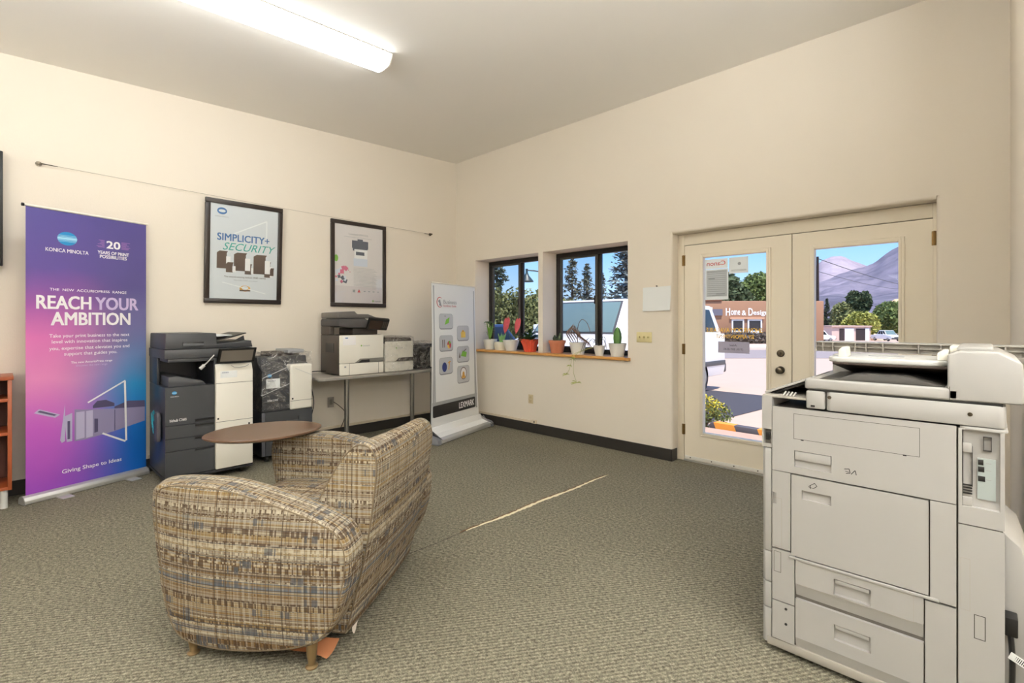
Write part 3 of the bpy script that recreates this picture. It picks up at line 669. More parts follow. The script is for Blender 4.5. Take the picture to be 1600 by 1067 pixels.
def film(name, tint=.8, refl=.28):
    m = bpy.data.materials.new(name); m.use_nodes = True; nt = m.node_tree; nt.nodes.clear(); L = nt.links.new
    a = N(nt, 'BsdfTransparent'); a.inputs[0].default_value = (.93, .93, .93, 1); g = N(nt, 'BsdfGlossy'); g.inputs['Roughness'].default_value = .16; g.inputs[0].default_value = (.95, .94, .92, 1)
    x = N(nt, 'MixShader'); o = N(nt, 'OutputMaterial'); t = N(nt, 'TexCoord')
    n = N(nt, 'TexNoise'); n.inputs['Scale'].default_value = 9; n.inputs['Detail'].default_value = 6; n.inputs['Distortion'].default_value = 2.5; L(t.outputs['Object'], n.inputs['Vector'])
    r = N(nt, 'MapRange'); r.inputs[1].default_value = .4; r.inputs[2].default_value = .75; r.inputs[3].default_value = .05; r.inputs[4].default_value = refl*1.6; L(n.outputs[0], r.inputs[0]); L(r.outputs[0], x.inputs[0])
    b = N(nt, 'Bump'); b.inputs['Strength'].default_value = 1; b.inputs['Distance'].default_value = .03; L(n.outputs[0], b.inputs['Height']); L(b.outputs[0], g.inputs['Normal'])
    L(a.outputs[0], x.inputs[1]); L(g.outputs[0], x.inputs[2]); L(x.outputs[0], o.inputs[0]); return m
FILM = film('shrink_wrap')
def wrap(name, d, parent, amp=.012, seed=1, taper=0.):
    """crumpled film hull around a box d"""
    rnd = random.Random(seed); x0, x1, y0, y1, z0, z1 = d; bm = bmesh.new(); bmesh.ops.create_cube(bm, size=1)
    bmesh.ops.subdivide_edges(bm, edges=bm.edges, cuts=9, use_grid_fill=True)
    for v in bm.verts:
        q = v.co; k = 1-taper*(q.z+.5)
        p = Vector(((x0+x1)/2+q.x*(x1-x0)*k, (y0+y1)/2+q.y*(y1-y0)*k, (z0+z1)/2+q.z*(z1-z0)))
        p += Vector((rnd.uniform(-1, 1), rnd.uniform(-1, 1), rnd.uniform(-1, 1)))*amp*.6; v.co = p
    m = MB(); bm.verts.ensure_lookup_table(); m.add([v.co[:] for v in bm.verts], [[v.index for v in f.verts] for f in bm.faces]); bm.free()
    return build(name, m, FILM, parent, ang=20)
t = thing('office_copier', 'smaller dark copier with white corner panel, wrapped in clear film, beside the table', 'copier', (-4.88, 1.687, 0), 90)
bx('paper_cabinet', (0, .478, .01, .44, .06, .478), CH2, t, .006)
build('drawer', MB().panel(.035, .478, .265, .474, -.004, .014, [(.2, .345, .37, .405, .012)]), DGR, t)
build('drawer', MB().panel(.035, .478, .065, .261, -.004, .014, [(.2, .345, .2, .235, .012)]), DGR, t)
bx('side_strip', (.0, .03, -.004, .012, .065, .474), mat('strip_grey', '#55565A', .4), t, .002)
for x_, y_ in ((.06, .05), (.42, .05), (.06, .4), (.42, .4)):
    m = MB(); caster(m, x_, y_); m.box(x_-.014, x_+.014, y_-.01, y_+.01, .03, .06); build('caster', m, BLK, t)
m = MB().prism([(.0, .482), (.0, .86), (.12, .93), (.14, .99), (.44, .99), (.44, .482)], .005, .475, 'x'); build('body', m, DGR, t, .006)
m = MB().box(.01, .255, -.0015, .0, .56, .565).box(.005, .475, -.0015, .0, .484, .487); build('body_seams', m, SEAM, t)
bx('white_cover', (.257, .474, -.02, .2, .475, .915), WPL, t, .02, seg=4)
bx('cover_seam', (.257, .474, -.0208, -.018, .56, .563), SEAM, t); bx('cover_mark', (.27, .285, -.0212, -.019, .575, .59), SEAM, t)
bx('sticker', (.04, .165, -.003, -.0012, .7, .79), PAPER, t)
txt('KONICA MINOLTA', (.055, -.0032, .765), X, Z, .07, .01, NAVY, t); txt('bizhub C3350i', (.05, -.0032, .578), X, Z, .095, .015, WHT, t, bold=.02)
globe((0, -.001, 0), .07, .82, .02, t, SKYI, LBL)
bx('document_tray', (.13, .44, .2, .42, .99, 1.035), DG2, t, .01); bx('feeder_edge', (.28, .44, .1, .42, 1.02, 1.055), GRY, t, .006)
wrap('plastic_wrap', (-.004, .481, -.006, .45, .49, 1.03), t, .02, 4, .04)
m = MB()
for a, b in (((.0, -.012, .64), (.26, -.024, .74)), ((.0, -.014, .80), (.25, -.012, .90)), ((.2, -.012, .95), (.26, -.024, .82)), ((.3, -.03, .88), (.47, -.03, .8))):
    m.tube([a, b], .0022, 5)
build('wrap_creases', m, mat('film_crease', '#D5D5D2', .25), t)
# black power cable from table edge to the wrapped copier
tag(build('power_cable', MB().tube(spline([(-5.02, 2.205, .3), (-5.0, 2.235, .47), (-4.98, 2.215, .6), (-5.0, 2.19, .72), (-5.03, 2.2, .79), (-5.08, 2.26, .81), (-5.12, 2.42, .80)]), .0045, 8), BLK),
    'black power cable looping up from the wrapped floor copier to the printer on the table', 'cable')
tag(build('power_cable', MB().tube(spline([(-5.345, 2.62, .42), (-5.3, 2.66, .38), (-5.27, 2.72, .3), (-5.3, 2.72, .2), (-5.33, 2.69, .1), (-5.345, 2.67, .02)]), .004, 8), mat('brown_cable', '#3A2418', .5)),
    'thin brown cable hanging down the wall under the table', 'cable')
t = thing('wall_socket', 'narrow grey wall outlet plate seen behind the table leg', 'outlet', (XA, 2.56, .36))
bx('plate', (0, .006, 0, .075, 0, .115), mat('grey_plate', '#8A8378', .5), t, .002); bx('socket', (.006, .009, .02, .055, .03, .09), mat('socket_grey', '#6E675C', .5), t)

# ================================================================= TABLE WITH PRINTERS
TT = mat('table_laminate', '#A9A196', .35, var=.03)
t = thing('folding_table', 'grey-topped table with round steel legs against the left wall', 'table', (-4.76, 2.2, 0), 90)
m = MB().prism(RR(0, 1.52, .0, .585, .06), .742, .765); build('table_top', m, TT, t)
m = MB().prism(RR(-.004, 1.524, -.004, .589, .062), .734, .764); build('edge_band', m, mat('edge_band', '#8F8A82', .4), t, .006)
for x_, y_ in ((.43, .3), (1.44, .1), (.1, .52), (1.44, .52)):
    build('leg', MB().lathe([(.024, 0), (.03, .008), (.03, .03), (.026, .035), (.026, .735)], (x_, y_, 0), 20), STEEL, t)
bx('apron', (.1, 1.44, .28, .3, .70, .734), STEEL, t)
TZ = .7655
t = thing('multifunction_printer', 'white and brown-grey multifunction printer with tilted control panel, at the left end of the table', 'printer', (-4.82, 2.43, TZ), 90)
m = MB().box(0, .515, .02, .44, .012, .425); build('body', m, DG2, t, .006)
m = MB().box(.0, .515, .0, .02, .13, .425); build('front_cover', m, WPL, t, .006)
m = MB().box(.0, .515, .0, .02, .004, .126); build('tray_front', m, WPL, t, .006)
m = MB().prism([(.17, .131), (.23, .172), (.515, .172), (.515, .131)], -.003, .006, 'y'); build('tray_grip', m, mat('grip_grey', '#7C7870', .4), t, .002)
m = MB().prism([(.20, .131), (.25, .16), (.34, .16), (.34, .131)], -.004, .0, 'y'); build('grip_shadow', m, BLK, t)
bx('sticker', (.035, .18, -.0012, 0, .32, .415), WHT, t); bx('sticker_mark', (.06, .09, -.0016, 0, .39, .4), BLUI, t)
bx('tray_marks', (.05, .07, -.0006, 0, .085, .1), GRY, t); bx('tray_seam', (.105, .108, -.0006, .001, .006, .124), SEAM, t); bx('tray_seam', (.45, .453, -.0006, .001, .006, .124), SEAM, t)
flat([[(.235, .31), (.245, .3), (.255, .31), (.245, .322)]], (0, -.0002, 0), X, Z, GRN, t, 'leaf_emblem'); txt('Lexmark', (.262, -.0002, .302), X, Z, .085, .018, GRY, t)
m = MB().box(-.0, .06, .24, .44, .425, .52).box(.2, .5, .1, .42, .425, .50); build('scanner_support', m, DG2, t, .01)
bx('side_vent', (-.002, .0, .13, .32, .24, .34), BLK, t)
m = MB().prism([(.0, .52), (.0, .58), (.01, .60), (.3, .6), (.36, .575), (.5, .56), (.5, .505), (.1, .505)], .02, .44, 'y'); build('scanner_unit', m, mat('scanner_dark', '#4A4745', .7), t, .008)
m = MB().prism([(.0, .605), (.0, .665), (.19, .68), (.22, .65), (.35, .65), (.48, .605)], .04, .43, 'y'); build('document_feeder', m, mat('feeder_grey', '#5D5954', .4), t, .008)
bx('scanner_gap', (-.001, .3, .018, .3, .601, .606), BLK, t)
m = MB().obox((.41, -.055, .545), (.125, 0, -.008), (0, .014, .01), (0, -.035, .062)); build('control_panel', m, BLK, t, .012)
m = MB().obox((.375, -.0715, .532), (.075, 0, -.005), (0, .0006, .0005), (0, -.026, .046)); build('display', m, mat('display_brown', '#3B2F28', .15), t)
m = MB()
for k in range(3): m.obox((.465+k*.022, -.0715, .53), (.007, 0, 0), (0, .0008, .0006), (0, -.018, .032))
build('keypad', m, DG2, t)
t = thing('laser_printer', 'white laser printer in clear film beside the multifunction printer', 'printer', (-4.815, 2.962, TZ), 90)
bx('body', (0, .37, .02, .4, .01, .32), WPL, t, .01); bx('upper_body', (.005, .365, .01, .4, .32, .385), DG2, t, .03, seg=4)
bx('front_cover', (0, .37, 0, .02, .118, .345), WPL, t, .008); bx('tray_front', (0, .37, 0, .02, .006, .112), WPL, t, .006)
m = MB().prism([(.13, .118), (.18, .158), (.37, .158), (.37, .118)], -.003, .006, 'y'); build('tray_grip', m, DG2, t, .002)
flat([[(.135, .27), (.145, .26), (.155, .27), (.145, .282)]], (0, -.0002, 0), X, Z, GRN, t, 'leaf_emblem'); txt('Lexmark', (.162, -.0002, .262), X, Z, .07, .015, GRY, t)
wrap('plastic_wrap', (-.006, .376, -.01, .405, .01, .40), t, .012, 9)
t = thing('laser_printer', 'black printer in crumpled clear film at the right end of the table', 'printer', (-4.86, 3.375, TZ), 90)
bx('body', (0, .33, .0, .38, .008, .27), BLK, t, .015); bx('top_cover', (.01, .32, .02, .37, .27, .3), DGR, t, .012)
bx('white_side', (.235, .33, -.006, .2, .02, .26), WPL, t, .006)
wrap('plastic_wrap', (-.008, .34, -.012, .39, .022, .325), t, .02, 12)

# ================================================================= WHITE ROLL-UP BANNER
t = thing('rollup_banner', 'white roll-up banner with app icons and a black bar, standing in the room corner', 'banner', (-4.394, 3.351, 0), 105.4)
# sheet leans back a little and is narrower at the top of the frame
SH = mat('glossy_white_sheet', '#F1F1EE', .3)
def shp(u, z): xl, xr = -.07+.05*min(1, z/1.2), .915-.05*min(1, z/1.2); return (xl+(xr-xl)*u, .02+.02*z, z)
m = MB().grid(lambda u, v: shp(u, .09+1.68*v), 6, 20); k = len(m.v)
m.grid(lambda u, v: (Vector(shp(u, .09+1.68*v))+Vector((0, .004, 0))), 6, 20); sheet = build('printed_sheet', m, SH, t)
GS = mat('banner_grey', '#A8A9A9', .4)
def LP(pl): return [(a, b) for a, b in pl]
def fl2(pols, mts, nm, lift=.0):   # print on the leaning sheet
    m = MB()
    for i, (c, pl) in enumerate(pols):
        m.cur = c; m.add([(a, .02+.02*b-.0008-.00012*i-(0 if nm == 'grey_border' else .0012), b) for a, b in pl], [list(range(len(pl)))])
    return build(nm, m, mts, sheet, smooth=False)
fl2([(0, R(.005, .025, .27, 1.74)), (0, R(-.04, .875, .265, .43)), (0, R(.822, .842, .27, 1.72)), (0, [(-.04, .27), (-.005, .27), (.025, 1.2), (.005, 1.2)]), (0, [(.845, .25), (.875, .25), (.842, 1.2), (.822, 1.2)]), (1, RR(-.005, .822, .43, 1.9, .03)[:0] or R(.024, .822, .44, 1.74))], [GS, SH], 'grey_border')
m = MB(); m.prism(RR(-.03, .825, .262, .392, .02), .0165, .0215, 'y'); m.v = [(a, b+.02*c-.0008, c) for a, b, c in m.v]; build('black_bar', m, BLKI, sheet)
ty = Vector((0, .02, 1)).normalized()
def LT(s_, x_, z_, w_, h_, mt, **k): txt(s_, (x_, .0148+.02*z_, z_), X, ty, w_, h_, mt, sheet, **k)
LT('LEXMARK', .47, .295, .325, .07, WHT, bold=.03)
a = [ELL(.125, 1.555, .058, .06, 28)[i] for i in range(4, 26)]
ring = a+[(.125+(p-.125)*.86+.004, 1.555+(q-1.555)*.88) for p, q in a[::-1]]
fl2([(0, ring), (1, [(.09, 1.57), (.13, 1.59), (.11, 1.52), (.16, 1.505)])], [RED, GRY], 'ring_emblem')
LT('Business', .19, 1.54, .26, .045, GRY); LT('Excellence Guide', .19, 1.505, .25, .024, RED)
IC = [(.105, 1.25, .27, .175, 0), (.105, .995, .265, .18, 1), (.095, .73, .262, .19, 2), (.455, 1.105, .255, .18, 3), (.447, .845, .262, .19, 4), (.447, .595, .262, .205, 5)]
ICG = mat('icon_grey', '#C4C5C6', .35); IDK = mat('icon_edge', '#8D8E90', .4)
for x_, z_, w_, h_, k in IC:
    cx, cy = x_+w_/2, z_+h_/2
    ic = [[(2, [(cx-.03, cy-.04), (cx+.05, cy-.02), (cx+.07, cy+.05), (cx+.0, cy+.02)]), (3, ELL(cx-.02, cy+.06, .008, .008, 8))],
          [(3, R(cx-.075, cx-.06, cy-.05, cy+.04)), (3, R(cx-.04, cx-.03, cy-.05, cy+.04)), (4, ELL(cx+.055, cy-.02, .038, .045)), (5, [(cx+.055, cy-.02)]+ELL(cx+.055, cy-.02, .038, .045)[12:20]), (2, [(cx+.055, cy-.02)]+ELL(cx+.055, cy-.02, .038, .045)[2:8])],
          [(6, ELL(cx-.03, cy-.015, .045, .055)), (7, stroke((cx+.05, cy-.05), (cx+.07, cy+.05), .015)), (7, stroke((cx+.035, cy+.03), (cx+.09, cy+.045), .012))],
          [(5, R(cx-.045, cx+.05, cy-.055, cy+.015)), (7, [(cx-.03, cy+.015), (cx+.03, cy+.015), (cx+.015, cy+.035), (cx-.015, cy+.035)])],
          [(2, [(cx-.05, cy-.02), (cx+.06, cy-.04), (cx+.08, cy+.02), (cx-.01, cy+.04)]), (3, [(cx-.09, cy-.04), (cx-.06, cy-.04), (cx-.075, cy+.03)]), (3, stroke((cx+.01, cy+.03), (cx+.07, cy+.06), .01))],
          [(3, ELL(cx, cy+.01, .068, .075)), (1, ELL(cx, cy+.01, .058, .065)), (7, ELL(cx, cy+.0, .022, .03)), (7, [(cx-.045, cy-.05), (cx+.045, cy-.05), (cx+.025, cy-.01), (cx-.025, cy-.01)])]][k]
    fl2([(0, RR(x_, x_+w_, z_-.006, z_+h_, .04)), (8, RR(x_+.004, x_+w_-.004, z_+.006, z_+h_-.003, .037))]+ic, [IDK, WHT, GRN, BRN, RED, YEL, NAVY, GOLD, ICG], 'app_icon')
m = MB().tube([shp(0, 1.772), shp(1, 1.772)], .008, 8); build('top_rail', m, WPL, t)
pr = [(-.13, .006), (-.125, .045), (-.1, .066), (-.06, .075), (-.02, .085), (.01, .12), (.05, .125), (.09, .06), (.1, .006)]
m = MB().prism(pr, -.085, .955, 'x'); build('base_case', m, mat('base_silver', '#B9B9B5', .35, .3), t, .003)
m = MB().prism([(-.1, .066), (-.02, .087), (.01, .16), (.03, .16), (.05, .12)], -.085, .93, 'x'); build('upper_case', m, SH, t, .003)
for x_ in (-.15, .955): m = MB().prism([(a*1.08, b*1.05) for a, b in pr[:6]]+[(.08, .08), (.11, .0), (-.14, .0)], x_, x_+(.065 if x_ < 0 else .06), 'x'); build('end_foot', m, mat('foot_grey', '#77787C', .5), t, .012)

# ================================================================= ARMCHAIR WITH TABLET
def fabric():
    m = bpy.data.materials.new('plaid_fabric'); m.use_nodes = True; nt = m.node_tree; b = nt.nodes['Principled BSDF']; L = nt.links.new
    b.inputs['Roughness'].default_value = .85; b.inputs['Specular IOR Level'].default_value = .2
    uv = N(nt, 'UVMap'); s = N(nt, 'SeparateXYZ'); L(uv.outputs[0], s.inputs[0])
    def M2(op, a, v, c=None):
        n = N(nt, 'Math', operation=op); L(a, n.inputs[0])
        if isinstance(v, (int, float)): n.inputs[1].default_value = v
        else: L(v, n.inputs[1])
        return n.outputs[0]
    def cell(src, f, seed, other=None, f2=0.):     # random value per woven band; optionally per cell
        a = M2('FLOOR', M2('MULTIPLY', src, f), 0); x = N(nt, 'CombineXYZ'); L(a, x.inputs[0]); x.inputs[2].default_value = seed
        if other is not None: L(M2('FLOOR', M2('MULTIPLY', other, f2), 0), x.inputs[1])
        w_ = N(nt, 'TexWhiteNoise', noise_dimensions='3D'); L(x.outputs[0], w_.inputs[0]); return w_.outputs['Value']
    def noise1(src, f, seed, det=2):
        x = N(nt, 'CombineXYZ'); L(M2('MULTIPLY', src, f), x.inputs[0]); x.inputs[1].default_value = seed
        n = N(nt, 'TexNoise'); n.inputs['Scale'].default_value = 1; n.inputs['Detail'].default_value = det; L(x.outputs[0], n.inputs['Vector']); return n.outputs[0]
    def step(v, lo, hi):
        r = N(nt, 'MapRange'); r.inputs[1].default_value = lo; r.inputs[2].default_value = hi; L(v, r.inputs[0]); return r.outputs[0]
    def mix(f, a, c):
        x = N(nt, 'MixRGB'); L(f, x.inputs[0]); L(a, x.inputs[1])
        if isinstance(c, str): x.inputs[2].default_value = lin(c)
        else: L(c, x.inputs[2])
        return x.outputs[0]
    U_, V_ = s.outputs[0], s.outputs[1]
    band = noise1(V_, 26, 3.1, 2)
    r = N(nt, 'ValToRGB'); r.color_ramp.interpolation = 'LINEAR'; e = r.color_ramp.elements
    e[0].position = .30; e[0].color = lin('#5E4A30'); e[1].position = .74; e[1].color = lin('#66727E')
    for p, c in ((.37, '#8A6C3C'), (.42, '#9C9484'), (.46, '#6F5C44'), (.5, '#B3AB96'), (.54, '#8F7440'), (.58, '#A49C8A'), (.62, '#727A80'), (.67, '#94794A')): q = e.new(p); q.color = lin(c)
    L(band, r.inputs[0]); col = r.outputs[0]
    col = mix(M2('MULTIPLY', step(noise1(U_, 80, 8, 3), .48, .6), .5), col, '#BFB8A8')             # pale warp stripes
    col = mix(M2('MULTIPLY', step(noise1(U_, 95, 2, 2), .54, .6), .6), col, '#6B5130')
    rows = step(noise1(V_, 55, 5.7, 1), .55, .58)                                                   # rows of dark dashes
    dash = step(cell(U_, 150, 1, V_, 50), .5, .55); col = mix(M2('MULTIPLY', M2('MULTIPLY', rows, dash), .8), col, '#4A331E')
    rows2 = step(noise1(V_, 60, 11.2, 1), .56, .6); dash2 = step(cell(U_, 150, 4, V_, 80), .5, .54); col = mix(M2('MULTIPLY', M2('MULTIPLY', rows2, dash2), .65), col, '#D3C9B0')
    blk = M2('MULTIPLY', step(cell(U_, 19, 9, V_, 38), .9, .92), step(cell(U_, 170, 2), .3, .4)); col = mix(M2('MULTIPLY', blk, .7), col, '#4C5660')
    th = step(noise1(V_, 170, 21, 0), .6, .64); col = mix(M2('MULTIPLY', th, .75), col, '#3E3F44')
    tv = step(noise1(U_, 140, 31, 1), .6, .64); col = mix(M2('MULTIPLY', tv, .8), col, '#3F342A')
    dk = N(nt, 'MixRGB', blend_type='MULTIPLY'); dk.inputs[0].default_value = 1; dk.inputs[2].default_value = (.74, .72, .72, 1); L(col, dk.inputs[1]); L(dk.outputs[0], b.inputs['Base Color'])
    bu = N(nt, 'Bump'); bu.inputs['Strength'].default_value = .35; bu.inputs['Distance'].default_value = .002
    L(cell(U_, 500, 3, V_, 500), bu.inputs['Height']); L(bu.outputs[0], b.inputs['Normal']); return m
FAB = fabric()
def pillow(loop, v0, v1, r=.02, b0=0., b1=0., fn=None, shrink=.03):
    """closed (u,z) loop swept from v0 to v1 with rounded rims and domed ends; local y = -v"""
    cx = sum(p[0] for p in loop)/len(loop); cz_ = sum(p[1] for p in loop)/len(loop); n = len(loop); rings = []
    for s_ in (0, .3, .55, .78, .92): rings.append((v0-b0*(1-s_*s_), s_))
    for a in (0, 30, 60, 90): rings.append((v0+r-r*cos(radians(a)), 1-shrink+shrink*sin(radians(a))))
    for k in (1, 2, 3): rings.append((v0+r+(v1-v0-2*r)*k/4, 1))
    for a in (90, 60, 30, 0): rings.append((v1-r+r*cos(radians(a)), 1-shrink+shrink*sin(radians(a))))
    for s_ in (.92, .78, .55, .3, 0): rings.append((v1+b1*(1-s_*s_), s_))
    m = MB(); vs = []
    for v, s_ in rings:
        for u, z in loop:
            p = (cx+(u-cx)*s_, v, cz_+(z-cz_)*s_)
            if fn: p = fn(*p)
            vs.append((p[0], -p[1], p[2]))
    m.add(vs, [(i*n+k, i*n+(k+1) % n, (i+1)*n+(k+1) % n, (i+1)*n+k) for i in range(len(rings)-1) for k in range(n)])
    return m
t = thing('tablet_armchair', 'plaid woven upholstered armchair seen from behind, with an oval wooden writing tablet', 'armchair', (-1.871, .829, 0), 214.94)
arm = smooth_loop([(.682, .60), (.668, .655), (.61, .682), (.486, .69), (.359, .684), (.24, .662), (.127, .634), (.03, .608), (-.057, .578), (-.13, .54), (-.165, .48), (-.168, .40), (-.150, .30), (-.115, .2), (-.07, .135), (.02, .09), (.154, .063), (.3, .048), (.42, .048), (.53, .062), (.59, .105), (.628, .20), (.655, .35), (.676, .50)], 3)
def armfn(sgn):
    def f(u, v, z):
        d = (v+.04)/.14 if sgn > 0 else (.96-v)/.14
        d = max(0, min(1, d)); k = max(0, min(1, (u-.35)/.33)); return (u+.075*sqrt(d)*k*k, v+sgn*.03*k*k*(1-d), z)
    return f
build('arm', pillow(arm, -.04, .10, .022, .025, .0, armfn(1), .035), FAB, t, uv=True, merge=True, ang=50)
build('arm', pillow(arm, .82, .96, .022, .0, .025, armfn(-1), .035), FAB, t, uv=True, merge=True, ang=50)
back = smooth_loop([(.10, .07), (.0, .062), (-.07, .06), (-.083, .068), (-.095, .10), (-.122, .2), (-.155, .33), (-.182, .46), (-.205, .62), (-.218, .74), (-.21, .805), (-.18, .84), (-.14, .845), (-.1, .82), (-.045, .75), (.03, .62), (.075, .5), (.10, .40), (.11, .25)], 3)
build('backrest', pillow(back, .108, .815, .02, .004, .004, lambda u, v, z: (u+.012*sin(pi*(v-.1)/.72)*(-1 if u < 0 else 0), v, z-.035*max(0, (v-.1)/.72)*max(0, (z-.4)/.44)), .03), FAB, t, uv=True, merge=True, ang=50)
seat = smooth_loop([(.05, .15), (.35, .14), (.62, .15), (.69, .2), (.712, .3), (.70, .385), (.66, .43), (.55, .45), (.3, .45), (.08, .43), (.04, .3)], 3)
build('seat', pillow(seat, .105, .815, .025, 0, 0, lambda u, v, z: (u, v, z+(.015*sin(pi*(v-.1)/.72) if z > .3 else 0)), .04), FAB, t, uv=True, merge=True, ang=50)
PIPE = mat('fabric_piping', '#6B5C46', .8)
def ring(loop, v, sc, fn=None, r_=.003):
    cx = sum(p[0] for p in loop)/len(loop); cz_ = sum(p[1] for p in loop)/len(loop); out = []
    for u, z in loop:
        p = (cx+(u-cx)*sc, v, cz_+(z-cz_)*sc)
        if fn: p = fn(*p)
        out.append((p[0], -p[1], p[2]))
    return MB().tube(out+[out[0]], r_, 6, cap=False)
build('piping', ring(arm, -.0385, .967, armfn(1)), PIPE, t); build('piping', ring(arm, .819, .967, armfn(-1), .0018), PIPE, t)
build('piping', ring(back, .109, .972), PIPE, t); build('piping', ring(back, .814, .965, lambda u, v, z: (u, v, z-.035*max(0, (z-.4)/.44)), .0018), PIPE, t)
LEG = mat('bronze_leg', '#8A7350', .35, .5)
for u, v, h_ in ((.0, .0, .11), (.514, .0, .08), (.0, .92, .11), (.514, .92, .08)):
    build('leg', MB().lathe([(.022, 0), (.024, .006), (.014, .012), (.014, .02), (.019, .05), (.023, h_)], (u, -v, 0), 16), LEG, t)
DC = mat('torn_dust_cover', '#B4764E', .8, var=.15)
m = MB().grid(lambda a, b: (.32-.37*a, -.02-.10*b, .075-.055*a**1.3*(1-.3*b)+.008*sin(9*a+4*b)), 14, 5); build('dust_cover', m, DC, t)
m = MB().grid(lambda a, b: (-.083-.004*a, -.16-.05*a-.004*b, .10-.055*b-.02*sin(5*a)), 6, 4); m.grid(lambda a, b: (-.082, -.32-.03*a, .10-.035*b-.01*a), 4, 4); build('loose_flap', m, mat('flap_white', '#D9CFBF', .8), t)
WT_ = WALN
m = MB(); n = 48; tl = Vector((-.72, -.69, 0)).normalized(); tw = Vector((.69, -.72, 0)); C_ = Vector((.766, -.79, 0))
def TP(k, sc, z):
    a = 2*pi*k/n; c, s_ = cos(a), sin(a); e_ = 1.0
    p = C_+tl*.305*sc*math.copysign(abs(c)**e_, c)+tw*.245*sc*math.copysign(abs(s_)**1.12, s_); return (p.x, p.y, z)
m.add([TP(k, s_, z) for s_, z in ((.80, .690), (.94, .697), (1, .706), (1, .713), (.985, .716)) for k in range(n)], [(i*n+k, i*n+(k+1) % n, (i+1)*n+(k+1) % n, (i+1)*n+k) for i in range(4) for k in range(n)]+[list(range(n)), list(range(4*n, 5*n))])
build('writing_tablet', m, WT_, t)
m = MB().lathe([(.05, .676), (.05, .69), (.03, .692)], (.61, -.89, 0), 20).box(.59, .72, -.9, -.84, .680, .692); build('tablet_pivot', m, BLK, t, .002)
bx('tablet_bracket', (.66, .74, -.86, -.83, .66, .683), STEEL, t, .002)

# ================================================================= BIG PALE COPIER (right foreground)
t = thing('large_copier', 'large pale grey office copier in the right foreground, seen from its side', 'copier', (-.661, 2.16, 0))
m = MB().box(.01, .70, .014, .6, .03, .985); build('core', m, mat('copier_core', '#57524B', .7), t)
# side column with power switch
m = MB().panel(.0, .037, .822, 1.03, .004, .25, [(.006, .035, .822+.012, .895, .012)]); build('column_cover', m, GPL, t, .004)
bx('power_switch', (.013, .029, .008, .016, .85, .88), BLK, t, .001)
for a, b in ((.402, .818), (.278, .398), (.173, .274), (.03, .169)):
    m = MB().prism([(0, .03), (.002, .014), (.012, .004), (.036, .003), (.036, .25), (0, .25)], a, b); build('column_cover', m, GPL, t, .002)
# main side cover, bypass door, tray door
m = MB().panel(.040, .592, .735, .990, 0, .014, [(.119, .244, .762, .826, .0125)]); build('side_cover', m, GPL, t, .002)
m = MB().panel(.040, .106, .425, .732, 0, .014, [(.042, .055, .60, .645, .01)]); build('side_cover', m, GPL, t, .002)
m = MB().panel(.527, .592, .40, .732, 0, .014); build('side_cover', m, GPL, t, .002)
m = MB().box(.121, .242, .001, .012, .79, .824); build('handle_flap', m, GPL, t, .002)
m = MB().panel(.110, .523, .413, .729, -.003, .016, [(.146, .244, .641, .676, .012)]); build('tray_door', m, GPL, t, .002)
m = MB().box(.10, .55, -.006, .004, .398, .409); build('hinge_bar', m, GPL, t, .003)
def seam(x0, x1, z0, z1, w_=.0013, y_=-.0004):
    return MB().box(x0, x1, y_, .0005, z0, z0+w_).box(x0, x1, y_, .0005, z1-w_, z1).box(x0, x0+w_, y_, .0005, z0, z1).box(x1-w_, x1, y_, .0005, z0, z1)
build('bypass_door_gap', seam(.117, .50, .871, .970), SEAM, t)
m = MB().box(.142, .152, -.001, 0, .868, .872).box(.455, .465, -.001, 0, .868, .872); build('door_hinge_pins', m, BLK, t)
build('panel_gap', seam(.042, .075, .43, .625), GP2, t); build('panel_gap', seam(.046, .072, .328, .41), SEAM, t)
def drawer(z0, z1, hz0, hz1):
    m = MB().panel(.124, .510, z0+.05, z1, -.002, .015, [(.252, .365, hz0, hz1, .014)])
    m.add([(.124, -.002, z0+.05), (.510, -.002, z0+.05), (.510, .012, z0), (.124, .012, z0)], [(0, 1, 2, 3)]); build('drawer', m, GPL, t, .001, seg=1)
    bx('drawer_grip', (.256, .361, .001, .011, hz1-.018, hz1-.003), GPL, t, .003)
m = None
drawer(.258, .409, .312, .370); drawer(.046, .247, .142, .2)
build('panel_gap', seam(.13, .485, .305, .395, .001, -.0024), GP2, t)
m = MB().panel(.040, .120, .215, .418, .0, .014); build('lower_cover', m, GPL, t, .002)
m = MB().panel(.040, .120, .06, .211, .0, .014); build('lower_cover', m, GPL, t, .002)
m = MB().panel(.514, .592, .115, .392, .0, .014); build('lower_cover', m, GPL, t, .002)
m = MB().box(.02, .70, .002, .58, .022, .056); build('base_frame', m, GP2, t, .004)
for z_ in (.19, .13): build('cover_screw', MB().lathe([(.005, 0), (.005, .002)], n=10).xf(Matrix.Translation((.09, .0, z_)) @ Matrix.Rotation(pi/2, 4, 'X')), BLK, t)
